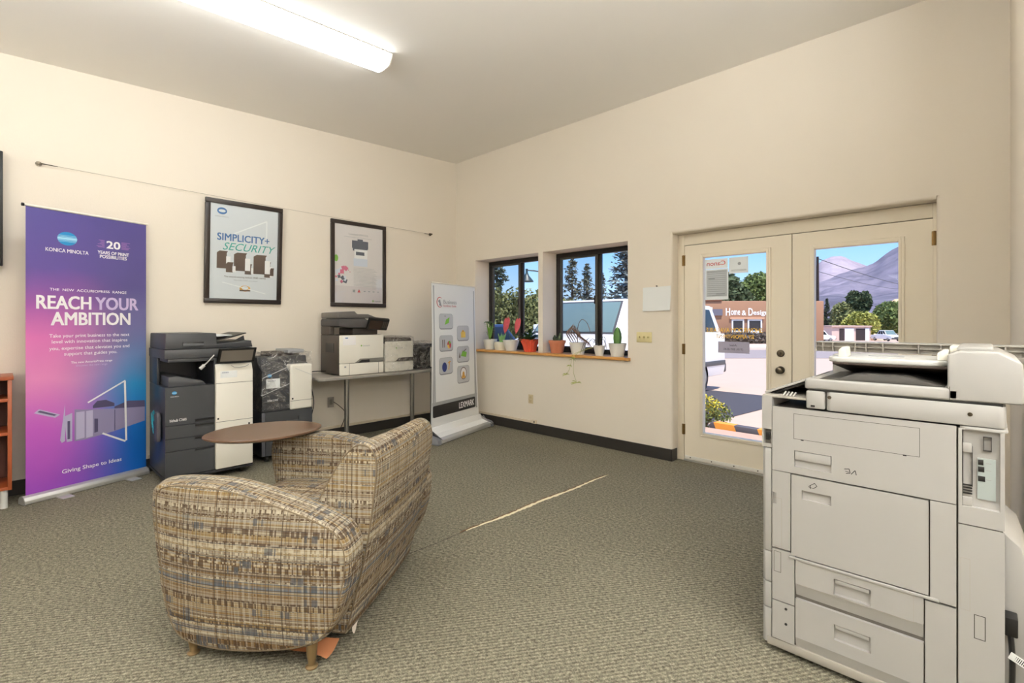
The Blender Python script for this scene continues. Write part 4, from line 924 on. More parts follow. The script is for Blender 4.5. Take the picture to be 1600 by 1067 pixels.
# rear column with connector bay
m = MB().panel(.597, .704, .03, .674, .0, .014); m.box(.60, .704, .014, .5, .03, .674); build('rear_cover', m, GPL, t, .008)
build('panel_gap', seam(.602, .625, .40, .567, .001), GP2, t); build('knockout', seam(.634, .661, .318, .395, .002), SEAM, t)
m = MB().panel(.597, .704, .678, .986, .0, .014, [(.606, .694, .735, .982, .013)]); m.box(.60, .606, .014, .2, .69, .98).box(.694, .704, .014, .2, .69, .98); build('rear_cover', m, GPL, t, .003)
bx('bay_floor', (.606, .694, .002, .05, .722, .737), GPL, t, .003)
bx('connector_plate', (.642, .684, .0065, .013, .765, .895), mat('metal_plate', '#A9B2B0', .4, .3), t)
for k, z_ in enumerate((.874, .852, .822)):
    bx('port', (.6435, .656+.002*k, .0045, .0066, z_, z_+.017), BLK, t, .0005); bx('port_mark', (.662, .674, .0055, .0065, z_+.006, z_+.009), GRY, t)
m = MB()
for k in range(4): m.box(.608, .63, .004, .008, .775+.009*k, .779+.009*k)
build('vent_slots', m, BLK, t)
m = MB().box(.607, .6085, .004, .012, .80, .98).box(.629, .631, .004, .012, .80, .93); build('board_slots', m, BLK, t)
bx('clip', (.608, .63, .0, .012, .91, .94), GPL, t, .002); bx('clip', (.606, .63, .002, .012, .737, .765), GPL, t, .002)
build('knockout', seam(.655, .675, .92, .965, .0022, .011).xf(Matrix.Translation((0, .0015, 0))), SEAM, t)
# scanner base, corner block and lid
m = MB().prism(RR(.225, .708, .0, .56, .02), .995, 1.066); build('scanner_base', m, GPL, t, .005)
bx('corner_block', (.160, .222, .0, .4, .997, 1.066), GPL, t, .006)
m = MB().prism(RR(.60, .712, -.002, .3, .02), .982, .993); build('scanner_lip', m, GPL, t, .003)
for x_, z_ in ((.238, 1.046), (.625, 1.033)): build('cover_screw', MB().lathe([(.0065, 0), (.0065, .003), (.002, .003)], n=14).xf(Matrix.Translation((x_, .001, z_)) @ Matrix.Rotation(pi/2, 4, 'X')), NICK, t)
bx('usb_port', (.176, .19, -.001, .002, 1.004, 1.011), BLK, t)
bx('lid_gap', (.17, .70, .004, .55, 1.064, 1.073), BLK, t)
m = MB().box(.155, .60, .0, .56, 1.072, 1.112); build('lid', m, GPL, t, .008, seg=3)
m = MB().prism([(.57, 1.072), (.57, 1.222), (.60, 1.236), (.69, 1.236), (.742, 1.205), (.748, 1.16), (.745, 1.075)], .0, .46, 'y'); build('document_feeder', m, GPL, t, .007, 3)
bx('feeder_seam', (.575, .5765, -.0006, .01, 1.074, 1.118), SEAM, t)
bx('feeder_top', (.592, .68, .05, .44, 1.234, 1.248), GPL, t, .005)
m = MB().prism([(.20, 1.1125), (.26, 1.117), (.30, 1.134), (.33, 1.140), (.46, 1.140), (.50, 1.130), (.565, 1.1125)], .012, .43, 'y'); build('output_tray', m, mat('tray_dark', '#3A3733', .5), t, .003)
bx('tray_well', (.20, .57, .43, .55, 1.112, 1.16), BLK, t)
m = MB().prism(RR(.215, .572, .06, .42, .05), 1.176, 1.196); build('input_tray', m, mat('tray_white', '#C9C8C4', .4), t, .006, 3)
m = MB().prism([(.062, 1.168), (.062, 1.178), (.41, 1.178), (.41, 1.118), (.36, 1.122)], .235, .569, 'x'); build('tray_underside', m, mat('tray_brown', '#3A2E26', .6), t, .003)
for x_, w_ in ((.25, .012), (.54, .016)): m = MB().prism([(x_, 1.196), (x_, 1.222), (x_+w_, 1.234), (x_+w_+.012, 1.234), (x_+w_+.016, 1.196)], .09, .17, 'y'); build('paper_guide', m, WPL, t, .003)
bx('guide_rail', (.33, .44, .2, .206, 1.196, 1.199), GRY, t); bx('guide_slot', (.556, .568, .12, .14, 1.194, 1.2), BLK, t)
bx('tray_lip', (.57, .60, .14, .3, 1.21, 1.246), WPL, t, .004)
bx('hinge_block', (.17, .24, .4, .54, 1.10, 1.19), GPL, t, .01)
# ribbed raised tray at the back
m = MB()
cells = [.088, .115, .155, .24, .28, .34, .46, .53, .575, .66, .715, .77]
hl = []
for a, b in zip(cells, cells[1:]):
    hl += [(a+.002, b-.002, 1.196, 1.2155, .02), (a+.002, b-.002, 1.2175, 1.2345, .02)]
m.panel(.086, .772, 1.1945, 1.2365, .49, .03, hl); build('ribbed_tray', m, GP2, t)
bx('tray_skin', (.086, .772, .49, .60, 1.2365, 1.2395), GPL, t)
# sloped control desk at the left
m = MB().prism([(.0, 1.031), (.165, 1.031), (.165, 1.102), (.155, 1.104)], .34, .352, 'y'); build('panel_bracket', m, GPL, t, .002)
m = MB().obox((.085, .2, 1.074), (.088, 0, .038), (0, .15, 0), (-.002, 0, .0045)); build('control_panel', m, GPL, t, .003)
m = MB().obox((.09, .2, 1.064), (.074, 0, .033), (0, .135, 0), (-.002, 0, .004)); build('panel_underside', m, BLK, t, .002)
bx('desk_top', (.0, .17, .01, .4, 1.024, 1.034), GP2, t, .003)
for k in range(4): build('spring_clip', MB().tube([(.075+.012*k, .02, 1.036), (.085+.012*k, .02, 1.052)], .003, 8), mat('clip_white', '#C9C8C4', .3), t)
# rear duct, power inlet, cord
m = MB().prism([(.704, .08), (.768, .08), (.768, .52), (.745, .60), (.704, .64)], .12, .52, 'y'); build('rear_duct', m, GPL, t, .008)
m = MB().box(.704, .735, .06, .118, .33, .39); build('power_inlet', m, BLK, t, .004)
build('power_cord', MB().tube(spline([(.715, .08, .36), (.72, .07, .31), (.722, .06, .25), (.72, .05, .16), (.715, .04, .06), (.72, .1, .01)]), .0075, 8), BLK, t)
m = MB().obox((.738, .045, .27), (.022, .004, -.012), (.001, .0, .0), (.004, 0, .011)); build('cord_tag', m, PAPER, t)
m = MB()
for k in range(8): m.obox((.724+.004*k, .0435+.0006*k, .2775-.0022*k), (.0009, 0, -.0004), (0, .001, 0), (.003, 0, .007))
build('tag_barcode', m, BLKI, t)
flat([stroke((.285, .787), (.30, .79), .0025), stroke((.30, .79), (.303, .775), .0025), stroke((.303, .775), (.29, .772), .0025), stroke((.306, .772), (.318, .788), .0025), stroke((.318, .788), (.322, .772), .0025), stroke((.288, .78), (.30, .778), .002)], (0, -.0002, 0), X, Z, BLKI, t, 'hand_symbol')
flat([stroke((.17, .697), (.19, .713), .002), stroke((.19, .713), (.198, .703), .002), stroke((.198, .703), (.186, .692), .002), stroke((.176, .688), (.176, .703), .002), stroke((.17, .695), (.186, .692), .002)], (0, -.0035, 0), X, Z, BLKI, t, 'open_symbol')
for x_, y_ in ((.06, .06), (.64, .06), (.06, .52), (.64, .52)): m = MB(); m.tube([(x_-.012, y_, .0125), (x_+.012, y_, .0125)], .0123, 12); build('caster', m, BLK, t)

# ================================================================= PLANTS ON THE SILL
SZ = WZ0+.0305
def blade(path, w0, mt_tw=0., side=(1, 0, 0)):
    pts = spline(path, 4); n = len(pts); m = MB(); s_ = Vector(side); vs = []
    for i, p in enumerate(pts):
        u = i/(n-1); w_ = w0*(sin(pi*min(1, .12+.88*u)))**.7 if u < 1 else 0; vs += [p-s_*w_, p+Vector((0, -.15*w_, 0)), p+s_*w_]
    m.add(vs, [(i*3+k, i*3+k+1, i*3+k+4, i*3+k+3) for i in range(n-1) for k in range(2)]); return m
def join(ms):
    m = MB()
    for q in ms: m.add(q.v, q.f)
    return m
def plant(label, x, y, pot, potm, h_soil, name='potted_plant', n=28, wob=0):
    t = thing(name, label, 'potted plant', (x, y, SZ)); build('pot', MB().lathe(pot, n=n, wob=wob), potm, t, ang=30 if not wob else 20)
    r_ = max(p[0] for p in pot)*.85; build('soil', MB().lathe([(0, h_soil-.004), (r_*.96, h_soil-.002), (r_*.9, h_soil), (0, h_soil+.002)], n=16), SOIL, t); return t
def pp(r0, r1, h_, lip=0., th=.006): return [(r0, 0), (r1, h_-(lip and .03))]+([(r1+lip, h_-.03)] if lip else [])+[(r1+lip, h_), (r1+lip-th, h_), (r1-th, h_-.02), (r0-th, .015), (0, .012)]
rnd = random.Random(3)
# 1 tall thin leaved plant
t = plant('white pot with a tall thin stemmed green plant, leftmost on the window sill', -4.765, 4.52, pp(.062, .098, .135), POTW, .12)
m = []
for k in range(16):
    a = rnd.uniform(0, 2*pi); h_ = rnd.uniform(.1, .25); d = Vector((cos(a), sin(a), 0))
    m.append(blade([(0, 0, .12), tuple(d*.03+Z*(.12+h_*.6)), tuple(d*.05+Z*(.12+h_)), tuple(d*.10+Z*(.11+h_))], .011, side=(-d.y, d.x, 0)))
build('leaves', join(m), LEAF, t); build('stem', MB().tube([(0, 0, .11), (.005, 0, .22), (-.008, 0, .34)], .004, 6), LEAF, t)
m = [blade([(.0, 0, .33), (dx*.5, -.02, .37), (dx, -.03, .35)], .018) for dx in (-.08, -.04, .03, .07)]; build('top_leaves', join(m), LEAFD, t)
# 2 aloe in low cream pot
t = plant('low cream pot with a small spiky green aloe', -4.555, 4.53, [(.085, 0), (.088, .02), (.096, .035), (.098, .09), (.09, .105), (.084, .105), (.08, .09), (.07, .02), (0, .02)], mat('cream_ceramic', '#EDE6D0', .35), .085)
m = []
for k in range(13):
    a = k*2.4; l_ = .15-.004*k; sp = .075-.0045*k; d = Vector((cos(a), sin(a), 0))
    m.append(MB().tube([tuple(d*.01+Z*.08), tuple(d*sp*.6+Z*(.08+l_*.5)), tuple(d*sp+Z*(.08+l_))], [.012, .009, .001], 6))
build('leaves', join(m), mat('aloe_green', '#8FBF72', .5, var=.2, vscale=30), t)
# 3 pink caladium
t = plant('white tapered pot with two large pink-red leaves on thin stems', -4.355, 4.50, pp(.066, .108, .135), POTW, .12)
stm = MB(); lv = []
for bxx, bz, w_, l_, tl_ in ((-.06, .37, .055, .20, .0), (.135, .36, .05, .19, .5)):
    stm.tube(spline([(0, 0, .12), (bxx*.4, -.01, .22), (bxx, 0, bz)]), .0025, 6)
    def lf(u, v, bxx=bxx, bz=bz, w_=w_, l_=l_):
        yy = (v-.0)*l_; ww = w_*(sin(pi*min(1, .2+.8*v))**.8)*(1 if v > 0 else .5); return (bxx+(u-.5)*2*ww, -.01-.05*v+.02*abs(u-.5), bz+.035-yy*.95+.02*abs(u-.5)*2*(1-v))
    lv.append(MB().grid(lf, 6, 10))
build('stems', stm, mat('stem_green', '#5F7A4A', .5), t)
for q in lv: build('pink_leaf', q, LEAFP, t)
# 4 coral foil pot, kalanchoe
t = plant('pot wrapped in coral red foil with a dark leafy bushy plant', -4.03, 4.50, [(.07, 0), (.075, .02), (.088, .08), (.115, .135), (.125, .155), (.113, .15), (.08, .08), (0, .07)], FOIL, .12, n=26, wob=.06)
m = []
for k in range(110):
    a = rnd.uniform(0, 2*pi); r_ = rnd.uniform(.0, .14); z_ = .14+rnd.uniform(.0, .16)*(1-r_/.16); d = Vector((cos(a), sin(a), 0))
    m.append(blade([tuple(d*r_*.6+Z*(z_-.02)), tuple(d*r_+Z*z_), tuple(d*(r_+.035)+Z*(z_+.012))], .018, side=(-d.y, d.x, .3)))
build('leaves', join(m), LEAFD, t)
m = MB()
for k in range(14): a = rnd.uniform(0, 6.28); m.lathe([(0, 0), (.006, .005), (0, .012)], (.07*cos(a), .07*sin(a), .2+rnd.uniform(0, .05)), 6)
build('dry_flowers', m, mat('pale_bloom', '#C9B9A8', .7), t)
# 5 terracotta, snake plant
t = plant('terracotta pot with a short dark cactus in front of the second window', -3.62, 4.52, pp(.07, .094, .15, .008), TERRA, .13)
m = [MB().tube([(dx, 0, .12), (dx*1.2, 0, .12+h_*.6), (dx*1.25, 0, .12+h_)], [.022, .026, .006], 10) for dx, h_ in ((.035, .12), (-.03, .09), (.0, .06))]
build('cactus_stems', join(m), mat('dark_cactus', '#37452C', .6, var=.3, vscale=30), t)
# 6 dried brown plant
t = plant('white pot with a large drooping dried brown leaf plant', -3.315, 4.51, pp(.068, .098, .135), POTW, .12)
m = []; st = MB()
for k in range(11):
    a = -.15+.022*k; z_ = .34-.014*abs(k-4); w_ = .0095
    m.append(blade([(a*.7, -.02, z_), (a+.02, -.035-.004*k, z_-.05), (a+.07+.004*k, -.045, z_-.12), (a+.11+.006*k, -.05, z_-.17-.004*k)], w_))
st.tube(spline([(0, 0, .12), (-.01, 0, .22), (-.04, -.01, .32)]), .004, 6); st.tube(spline([(0, 0, .12), (-.0, 0, .3), (.05, 0, .39), (.12, 0, .36), (.17, 0, .26)]), .003, 6)
build('dried_leaves', join(m), DRY, t); build('stems', st, DRY, t)
# 7 spider plant in small pot, with runners hanging over the sill
t = plant('small white pot with a sparse spider plant whose runners hang below the sill', -3.02, 4.50, pp(.042, .066, .11), POTW, .095)
m = []
for dx, h_, dn in ((-.24, .08, -.10), (-.2, .1, -.06), (-.14, .09, .0), (.1, .1, .0), (.11, .09, -.03), (.12, .12, -.06), (.06, .11, .04), (-.07, .07, .02)):
    m.append(blade([(0, 0, .095), (dx*.35, -.01, .095+h_*.8), (dx*.7, -.02, .095+h_*.8), (dx, -.03, .095+dn)], .0055, side=(.3, .9, 0)))
build('leaves', join(m), mat('spider_dark', '#4D4A33', .6, var=.3, vscale=30), t)
SPG = mat('spider_green', '#A4A85A', .6, var=.2, vscale=30); m = MB(); off = (-.28, 0)
run = [spline([(-.02, -.03, .1), (-.14, -.09, .06), (-.25, -.14, .0), (-.27, -.145, -.08), (-.30, -.14, -.16), (-.34, -.135, -.22)]), spline([(-.02, -.03, .1), (-.12, -.09, .06), (-.22, -.14, .0), (-.24, -.145, -.1), (-.24, -.14, -.2), (-.20, -.135, -.30)])]
for q in run: m.tube(q, .002, 5)
build('runners', m, SPG, t)
for cx, cz_, sc in ((-.34, -.22, .05), (-.20, -.30, .07), (-.29, -.12, .035), (-.25, -.04, .05)):
    m = []
    for k in range(10):
        a = rnd.uniform(-.6, pi+.6); m.append(blade([(cx, -.138, cz_), (cx+sc*.6*cos(a), -.145, cz_+sc*.4*sin(a)), (cx+sc*1.1*cos(a), -.15, cz_+sc*.6*sin(a)-.01)], .0035, side=(-sin(a), 0, cos(a))))
    build('plantlet', join(m), SPG, t)
# 8 green cactus
t = plant('white pot with an upright green cactus, rightmost on the window sill', -2.80, 4.51, pp(.065, .096, .14), POTW, .12)
m = MB().lathe([(.02, 0), (.034, .03), (.04, .08), (.036, .13), (.02, .18), (0, .2)], (0, 0, .115), 12, wob=.12); build('cactus', m, CACT, t)

# ================================================================= OUTDOORS
CONC = mat('pale_concrete', '#C4A998', .85, bump=.3, bscale=30, var=.06, vscale=3)  # even pale pinkish concrete
ASPH = mat('asphalt', '#46434A', .9, bump=.4, bscale=80, var=.12, vscale=6)
ROADM = mat('street_asphalt', '#978A88', .9, var=.05); SIDW = mat('pale_sidewalk', '#E8E0DA', .85)
GZ = -.15
def gp(depth, side, z): p = FW*depth+RT*side; return (p.x, p.y, z)
m = MB(); ys = [WT+.005, 8, 12, 18, 24, 30, 38, 46, 56, 70, 90, 120, 180, 300, 600]; xs = [-600, -300, -180, -120, -90, -70, -54, -42, -32, -24, -16, -8, 0, 8, 20, 40, 80]
def gzf(x_, y_):
    d = Vector((x_, y_, 0)).dot(FW); return GZ if d < 34 else (GZ-2.05*min(1, (d-34)/54))
for ya, yb in zip(ys, ys[1:]):
    for xa, xb in zip(xs, xs[1:]): m.add([(p, q, gzf(p, q)) for p, q in ((xa, ya), (xb, ya), (xb, yb), (xa, yb))], [(0, 1, 2, 3)])
k_ = build('paved_ground', m, CONC, smooth=False); struct(k_)
m = MB().box(-12, 3, WT+.003, 6.45, -.4, -.055); struct(build('entry_sidewalk', m, mat('pink_concrete', '#BF9C8A', .9, bump=.3, bscale=40, var=.12, vscale=7), bevel=.02))
m = MB().prism([(-12, 6.47), (-3.1, 6.60), (-2.95, 6.9), (-2.7, 9.1), (-2.5, 10.55), (-5, 10.62), (-12, 11)], -.146, -.14); struct(build('asphalt_lot', m, ASPH, smooth=False))
m = MB(); m.add([gp(26, -12, -.142), gp(26, 45, -.142), gp(20, 45, -.142), gp(20, -8, -.142)], [(0, 1, 2, 3)]); struct(build('street', m, ROADM, smooth=False))
m = MB(); m.add([gp(28.5, -16, -.10), gp(28.5, 50, -.10), gp(31, 50, -.10), gp(31, -16, -.10), gp(28.5, -16, -.4), gp(28.5, 50, -.4)], [(0, 1, 2, 3), (0, 1, 5, 4)]); struct(build('street_sidewalk', m, SIDW, smooth=False))
# striped wheel stop
t = thing('wheel_stop', 'orange and black striped concrete wheel stop outside the left door', 'wheel stop', (-2.64, 6.60, -.12), -5)
m = MB().prism([(-.08, 0), (.08, 0), (.06, .12), (-.06, .12)], 0, 1.8, 'x'); build('block', m, mat('stop_grey', '#5A565C', .8), t, .01)
OST = mat('stop_orange', '#E79A3E', .7, var=.1)
for x_ in (.06, .62, 1.18):
    m = MB().prism([(-.0815, .001), (.0815, .001), (.061, .1215), (-.061, .1215)], 0, .27, 'x'); m.v = [(x_+a+(-.5*c if True else 0)+.05, b, c) for a, b, c in m.v]; build('stripe', m, OST, t)
# shrub
def foliage(blobs, n, s_, seed=0, flatk=1.):
    rn = random.Random(seed); m = MB(); tot = sum(b[3]*b[3] for b in blobs)
    for cx, cy, cz_, r_, rz in blobs:
        for k in range(int(n*r_*r_/tot)):
            a = rn.uniform(0, 2*pi); c = rn.uniform(-1, 1); q = sqrt(1-c*c); rr = r_*(rn.uniform(.45, 1.08)); p = Vector((cx+rr*q*cos(a), cy+rr*q*sin(a), cz_+rz*rr/r_*c))
            u = Vector((rn.gauss(0, 1), rn.gauss(0, 1), rn.gauss(0, 1))).normalized(); v = u.cross(Vector((rn.gauss(0, 1), rn.gauss(0, 1), rn.gauss(0, 1)))).normalized(); z_ = s_*rn.uniform(.6, 1.3)
            m.add([p-u*z_, p-v*z_*.55, p+u*z_, p+v*z_*.55], [(0, 1, 2, 3)])
    return m
def fmat(name, c, var=.35): return mat(name, c, .8, var=var, vscale=1.3)
t = thing('shrub', 'small shrub with yellow flowers beside the orange and black wheel stop', 'shrub', (-2.83, 6.86, -.14))
build('foliage', foliage([(0, 0, .22, .24, .2), (.16, .05, .2, .18, .16)], 900, .022, 2), mat('shrub_green', '#6E7A42', .8, var=.3, vscale=20), t)
build('flowers', foliage([(0, -.02, .33, .2, .13), (.14, 0, .28, .14, .1)], 260, .02, 3), mat('flower_yellow', '#E5D24A', .6), t)
build('stems', MB().tube([(0, 0, 0), (.02, 0, .2)], .01, 6).tube([(0, 0, 0), (.1, .02, .2)], .01, 6), mat('bark', '#5A4838', .9), t)
# vehicles
TIRE = mat('tire', '#1A1A1B', .8); RIM = mat('wheel_rim', '#9B9B9B', .4, .6); AG = mat('auto_glass', '#6F8482', .06, spec=.8); AGD = mat('dark_auto_glass', '#1B1E20', .3, spec=.3)
BMP = mat('bumper_grey', '#4C4A4C', .5); HLT = mat('lamp_lens', '#D9D9D0', .1)
def vehicle(t, W_, L_, H_, belt, wsb, wst, rst, rsb, body, hood=.86, ws=AG, hoodz=.95, rw=.95):
    """front at y=0 facing -y; wsb/wst: windshield base/top y; rst/rsb: rear glass top/base y"""
    m = MB().prism([(.0, .42), (.0, hood*.85), (.07, hood), (wsb, belt), (rsb, belt), (L_-.02, belt-.03 if rsb > L_-.3 else hoodz), (L_, .5), (L_-.1, .32), (.1, .3)], 0, W_, 'x')
    build('body', m, body, t, .05, 3)
    i = .12; zt = H_
    m = MB().add([(.05, wsb, belt-.03), (W_-.05, wsb, belt-.03), (W_-.05, rsb, belt-.03), (.05, rsb, belt-.03), (.05+i, wst, zt), (W_-.05-i, wst, zt), (W_-.05-i, rst, zt), (.05+i, rst, zt)],
                 [(0, 3, 2, 1), (4, 5, 6, 7), (0, 1, 5, 4), (1, 2, 6, 5), (2, 3, 7, 6), (3, 0, 4, 7)]); build('cabin', m, body, t, .05, 3)
    def on(a, b, c, d, ins, push, name, mt_, k0=.0, k1=1.):
        a, b, c, d = map(Vector, (a, b, c, d)); n_ = (b-a).cross(d-a).normalized(); cen = (a+b+c+d)/4
        P = lambda u, v: a.lerp(b, u).lerp(d.lerp(c, u), v)
        q = [P(k0+ins[0], ins[1]), P(k1-ins[0], ins[1]), P(k1-ins[0], 1-ins[2]), P(k0+ins[0], 1-ins[2])]
        m = MB().add([p+n_*push for p in q]+[p-n_*.01 for p in q], [(0, 1, 2, 3), (4, 5, 6, 7), (0, 1, 5, 4), (1, 2, 6, 5), (2, 3, 7, 6), (3, 0, 4, 7)]); build(name, m, mt_, t, .006)
    A, B, C, D_, E_, F_, G_, H2 = [Vector(p) for p in ((.05, wsb, belt-.03), (W_-.05, wsb, belt-.03), (W_-.05, rsb, belt-.03), (.05, rsb, belt-.03), (.05+i, wst, zt), (W_-.05-i, wst, zt), (W_-.05-i, rst, zt), (.05+i, rst, zt))]
    on(A, B, F_, E_, (.03, .05, .06), .006, 'windshield_seal', BMP); on(A, B, F_, E_, (.05, .09, .1), .014, 'windshield', ws); on(C, D_, H2, G_, (.07, .12, .14), .008, 'rear_window', AGD)
    nW = 3 if L_ > 4.5 else 2
    for k in range(nW):
        k0, k1 = .06+k*(.9/nW), .06+(k+1)*(.9/nW)
        on(B, C, G_, F_, (.02, .1, .14), .008, 'side_window', AGD, k0, k1); on(D_, A, E_, H2, (.02, .1, .14), .008, 'side_window', AGD, k0, k1)
    for y_ in (.85, L_-rw):
        for x_ in (.0, W_-.2):
            m = MB().tube([(x_, y_, .33), (x_+.2, y_, .33)], .33, 24); build('tire', m, TIRE, t, .03)
            build('rim', MB().tube([(x_-.012 if x_ == 0 else x_+.15, y_, .33), (x_+.05 if x_ == 0 else x_+.212, y_, .33)], .2, 16), RIM, t, .01)
    bx('front_bumper', (.02, W_-.02, -.1, .08, .32, .55), BMP, t, .04); bx('rear_bumper', (.02, W_-.02, L_-.08, L_+.14, .36, .58), BMP, t, .04)
    for x_ in (.08, W_-.4): bx('headlamp', (x_, x_+.32, -.015, .03, .58, .72), HLT, t, .02); 
    bx('grille', (.45, W_-.45, -.012, .03, .56, .72), BLK, t, .01)
    bx('side_moulding', (W_-.001, W_+.015, .3, L_-.02, .54, .64), BMP, t, .006)
    for x_, d in ((-.17, 1), (W_+.02, 1)): bx('wing_mirror', (x_, x_+.15, wsb+.35, wsb+.45, belt, belt+.16), body, t, .02)
VW = mat('white_car_paint', '#F1EFEF', .25, coat=.5); 
t = thing('white_van', 'white van parked outside, nose to the second window and tail seen through the left door', 'van', (-6.1, 6.0, -.08))
t.rotation_euler = (-.013, 0, 0)
vehicle(t, 1.95, 5.1, 1.82, 1.22, .72, 1.22, 4.75, 5.05, VW, hood=1.0, rw=1.22)
m = MB().tube([(.3, .70, 1.235), (.9, .74, 1.26)], .01, 6).tube([(1.0, .70, 1.235), (1.6, .74, 1.26)], .01, 6); build('wipers', m, BLK, t)
t = thing('blue_car', 'dark blue car partly visible low in the first window', 'car', (-7.25, 5.75, -.14), 90)
t.location = (-11.4, 7.8, -.14); t.rotation_euler = (0, 0, radians(-90))
vehicle(t, 1.75, 4.3, 1.42, 1.0, 1.0, 1.7, 3.85, 4.22, mat('navy_car_paint', '#2C3350', .3, coat=.5), hood=.8)
# street lamp seen in the first window
t = thing('street_lamp', 'dark street lamp with bell shade on a thin arm, seen through the first window', 'street lamp', at(846, 20, GZ))
hd = at(823, 20)-at(846, 20); zt = hz(423, 20)-GZ
build('post', MB().lathe([(.12, 0), (.12, .3), (.07, .5), (.05, zt+.1)], n=14), BLK, t)
build('arm', MB().tube([(0, 0, zt-.05), tuple(hd*.5+Z*zt), tuple(hd*1.0+Z*(zt+.02))], .025, 8), BLK, t)
build('lamp_shade', MB().lathe([(.05, .08), (.05, -.08), (.10, -.2), (.28, -.42), (.28, -.45), (.0, -.4)], (hd.x, hd.y, zt), 20), mat('lamp_green', '#2F3B3C', .4), t)
# adobe shop
t = thing('adobe_shop', 'low orange adobe shop with white trimmed windows across the street', 'building', at(1040, 36, -.25), 43.94)
AD = mat('adobe_stucco', '#A27A60', .9, bump=.4, bscale=12, var=.08, vscale=1.2)
Hb = hz(471, 37)+.25; bl = 11.6
P_ = lambda px: (px-1040)*36/FPX*1.0
bx('walls', (0, bl, 0, 9, 0, Hb), AD, t, .06); bx('parapet', (0, P_(1128), -.1, 6, Hb, Hb+.22), mat('adobe_dark', '#8C5E48', .9), t, .05)
zz = lambda py: hz(py, 36)+.25
for a, b in ((1145, 1160), (1170, 1188)):
    x0, x1 = P_(a), P_(b); z0, z1 = zz(524), zz(501)
    m = MB().box(x0-.1, x0, -.06, .02, z0-.1, z1+.1).box(x1, x1+.1, -.06, .02, z0-.1, z1+.1).box(x0, x1, -.06, .02, z1, z1+.1).box(x0, x1, -.06, .02, z0-.1, z0); build('window_frame', m, WHT, t)
    bx('window_pane', (x0, x1, -.02, .0, z0, z1), mat('shop_glass', '#3A3436', .1), t); bx('lintel', (x0-.25, x1+.25, -.12, .0, z1+.12, z1+.24), mat('lintel', '#D9A98A', .8), t)
    bx('window_display', (x0+.1, x1-.1, -.03, -.02, z0, z0+.35), WHT, t)
x0 = P_(1133)
def ST(s_, px0, px1, y0, y1): txt(s_, (P_(px0), -.02, zz(y1)), X, Z, P_(px1)-P_(px0), zz(y0)-zz(y1), WHT, t, bold=.03, name='sign_lettering')
ST('H', 1134, 1140.5, 481.5, 493); ST('ome', 1142, 1156, 485, 492); ST('&', 1159, 1165.5, 485, 492.5); ST('D', 1169.5, 1176, 481.5, 493); ST('esign', 1177, 1200, 485, 494)
bx('sign_board', (P_(1111), P_(1128), -.12, .0, zz(493), zz(483)), mat('sign_slate', '#6C6A78', .7), t); bx('sign_figure', (P_(1108), P_(1112), -.14, .0, zz(487), zz(480)), WHT, t)
tag(build('foundation_shrubs', foliage([(P_(px)+at(1040, 36).x*0, -.6, .35, .75, .5) for px in (1138, 1152, 1166, 1182, 1198, 1212)], 5200, .09, 5), fmat('hedge_brown', '#6E6258')), 'brownish low shrubs along the foot of the orange shop wall', 'shrubs', kind='stuff')
k_ = bpy.data.objects['foundation_shrubs']; k_.location = at(1040, 36, -.25); k_.rotation_euler = (0, 0, YAW)
# trees
BARK = mat('tree_bark', '#4E4036', .95)
def tree(label, px, depth, ytop, blobs, color, n=5000, s_=.16, seed=0, zb=GZ, name='leafy_tree', trunk=.12, group=None):
    t = thing(name, label, 'tree', at(px, depth, zb), 43.94, group); H_ = hz(ytop, depth)-zb; u = depth/FPX
    bl = [(a*u, rnd.uniform(-.3, .3)*r_*u, H_-b*u-r_*u*.0, r_*u, (rz or r_)*u) for a, b, r_, rz in blobs]
    build('foliage', foliage(bl, n, s_, seed), color, t)
    build('trunk', MB().tube([(0, 0, 0), (.05, 0, H_*.35), (0, 0, H_*.7)], [trunk, trunk*.8, trunk*.4], 8), BARK, t); return t
def conifer(label, px, depth, ytop, wpx, color, zb=GZ, seed=0, n=26, sparse=1.):
    t = thing('conifer_tree', label, 'tree', at(px, depth, zb)); H_ = hz(ytop, depth)-zb; R_ = wpx*depth/FPX; rn = random.Random(seed); m = MB(); br = MB()
    for k in range(n*6):
        f = (k/(n*6))**.85; z_ = H_*(.12+.88*f); L_ = R_*(1-f)**.8*rn.uniform(.7, 1.1)+.08; a = rn.uniform(0, 2*pi); d = Vector((cos(a), sin(a), 0)); e_ = d*L_+Z*(L_*rn.uniform(-.25, .15))
        if k % 2 == 0: br.tube([(0, 0, z_), tuple(e_+Z*z_)], [.03, .008], 4)
        for j in range(int(16*sparse*L_/R_)+3):
            u = rn.uniform(.15, 1); p = e_*u+Z*z_+Vector((rn.gauss(0, .09), rn.gauss(0, .09), rn.gauss(-.08, .09)))*R_*.5; s_ = R_*.085*rn.uniform(.6, 1.3); q = Vector((rn.gauss(0, 1), rn.gauss(0, 1), rn.gauss(0, .5))).normalized(); w_ = q.cross(Z).normalized()
            m.add([p-q*s_*1.5, p-w_*s_*.5-Z*s_*.4, p+q*s_*1.5, p+w_*s_*.5+Z*s_*.3], [(0, 1, 2, 3)])
    build('foliage', m, color, t); build('branches', br, BARK, t); build('trunk', MB().tube([(0, 0, 0), (0, 0, H_)], [R_*.09, .02], 8), BARK, t); return t
CG = fmat('spruce_green', '#6C6E5E'); CG2 = fmat('spruce_blue', '#6E7572'); OL = fmat('olive_green', '#7F8250'); DG = fmat('deep_green', '#4C5A3A'); YG = fmat('yellow_green', '#A0A04E'); MG_ = fmat('mid_green', '#6C7C42')
conifer('tall sparse spruce at the left of the second window', 894, 46, 400, 30, CG, seed=1, sparse=.42)
conifer('spruce between the two halves of the second window', 917, 50, 411, 26, CG, seed=2, sparse=.5)
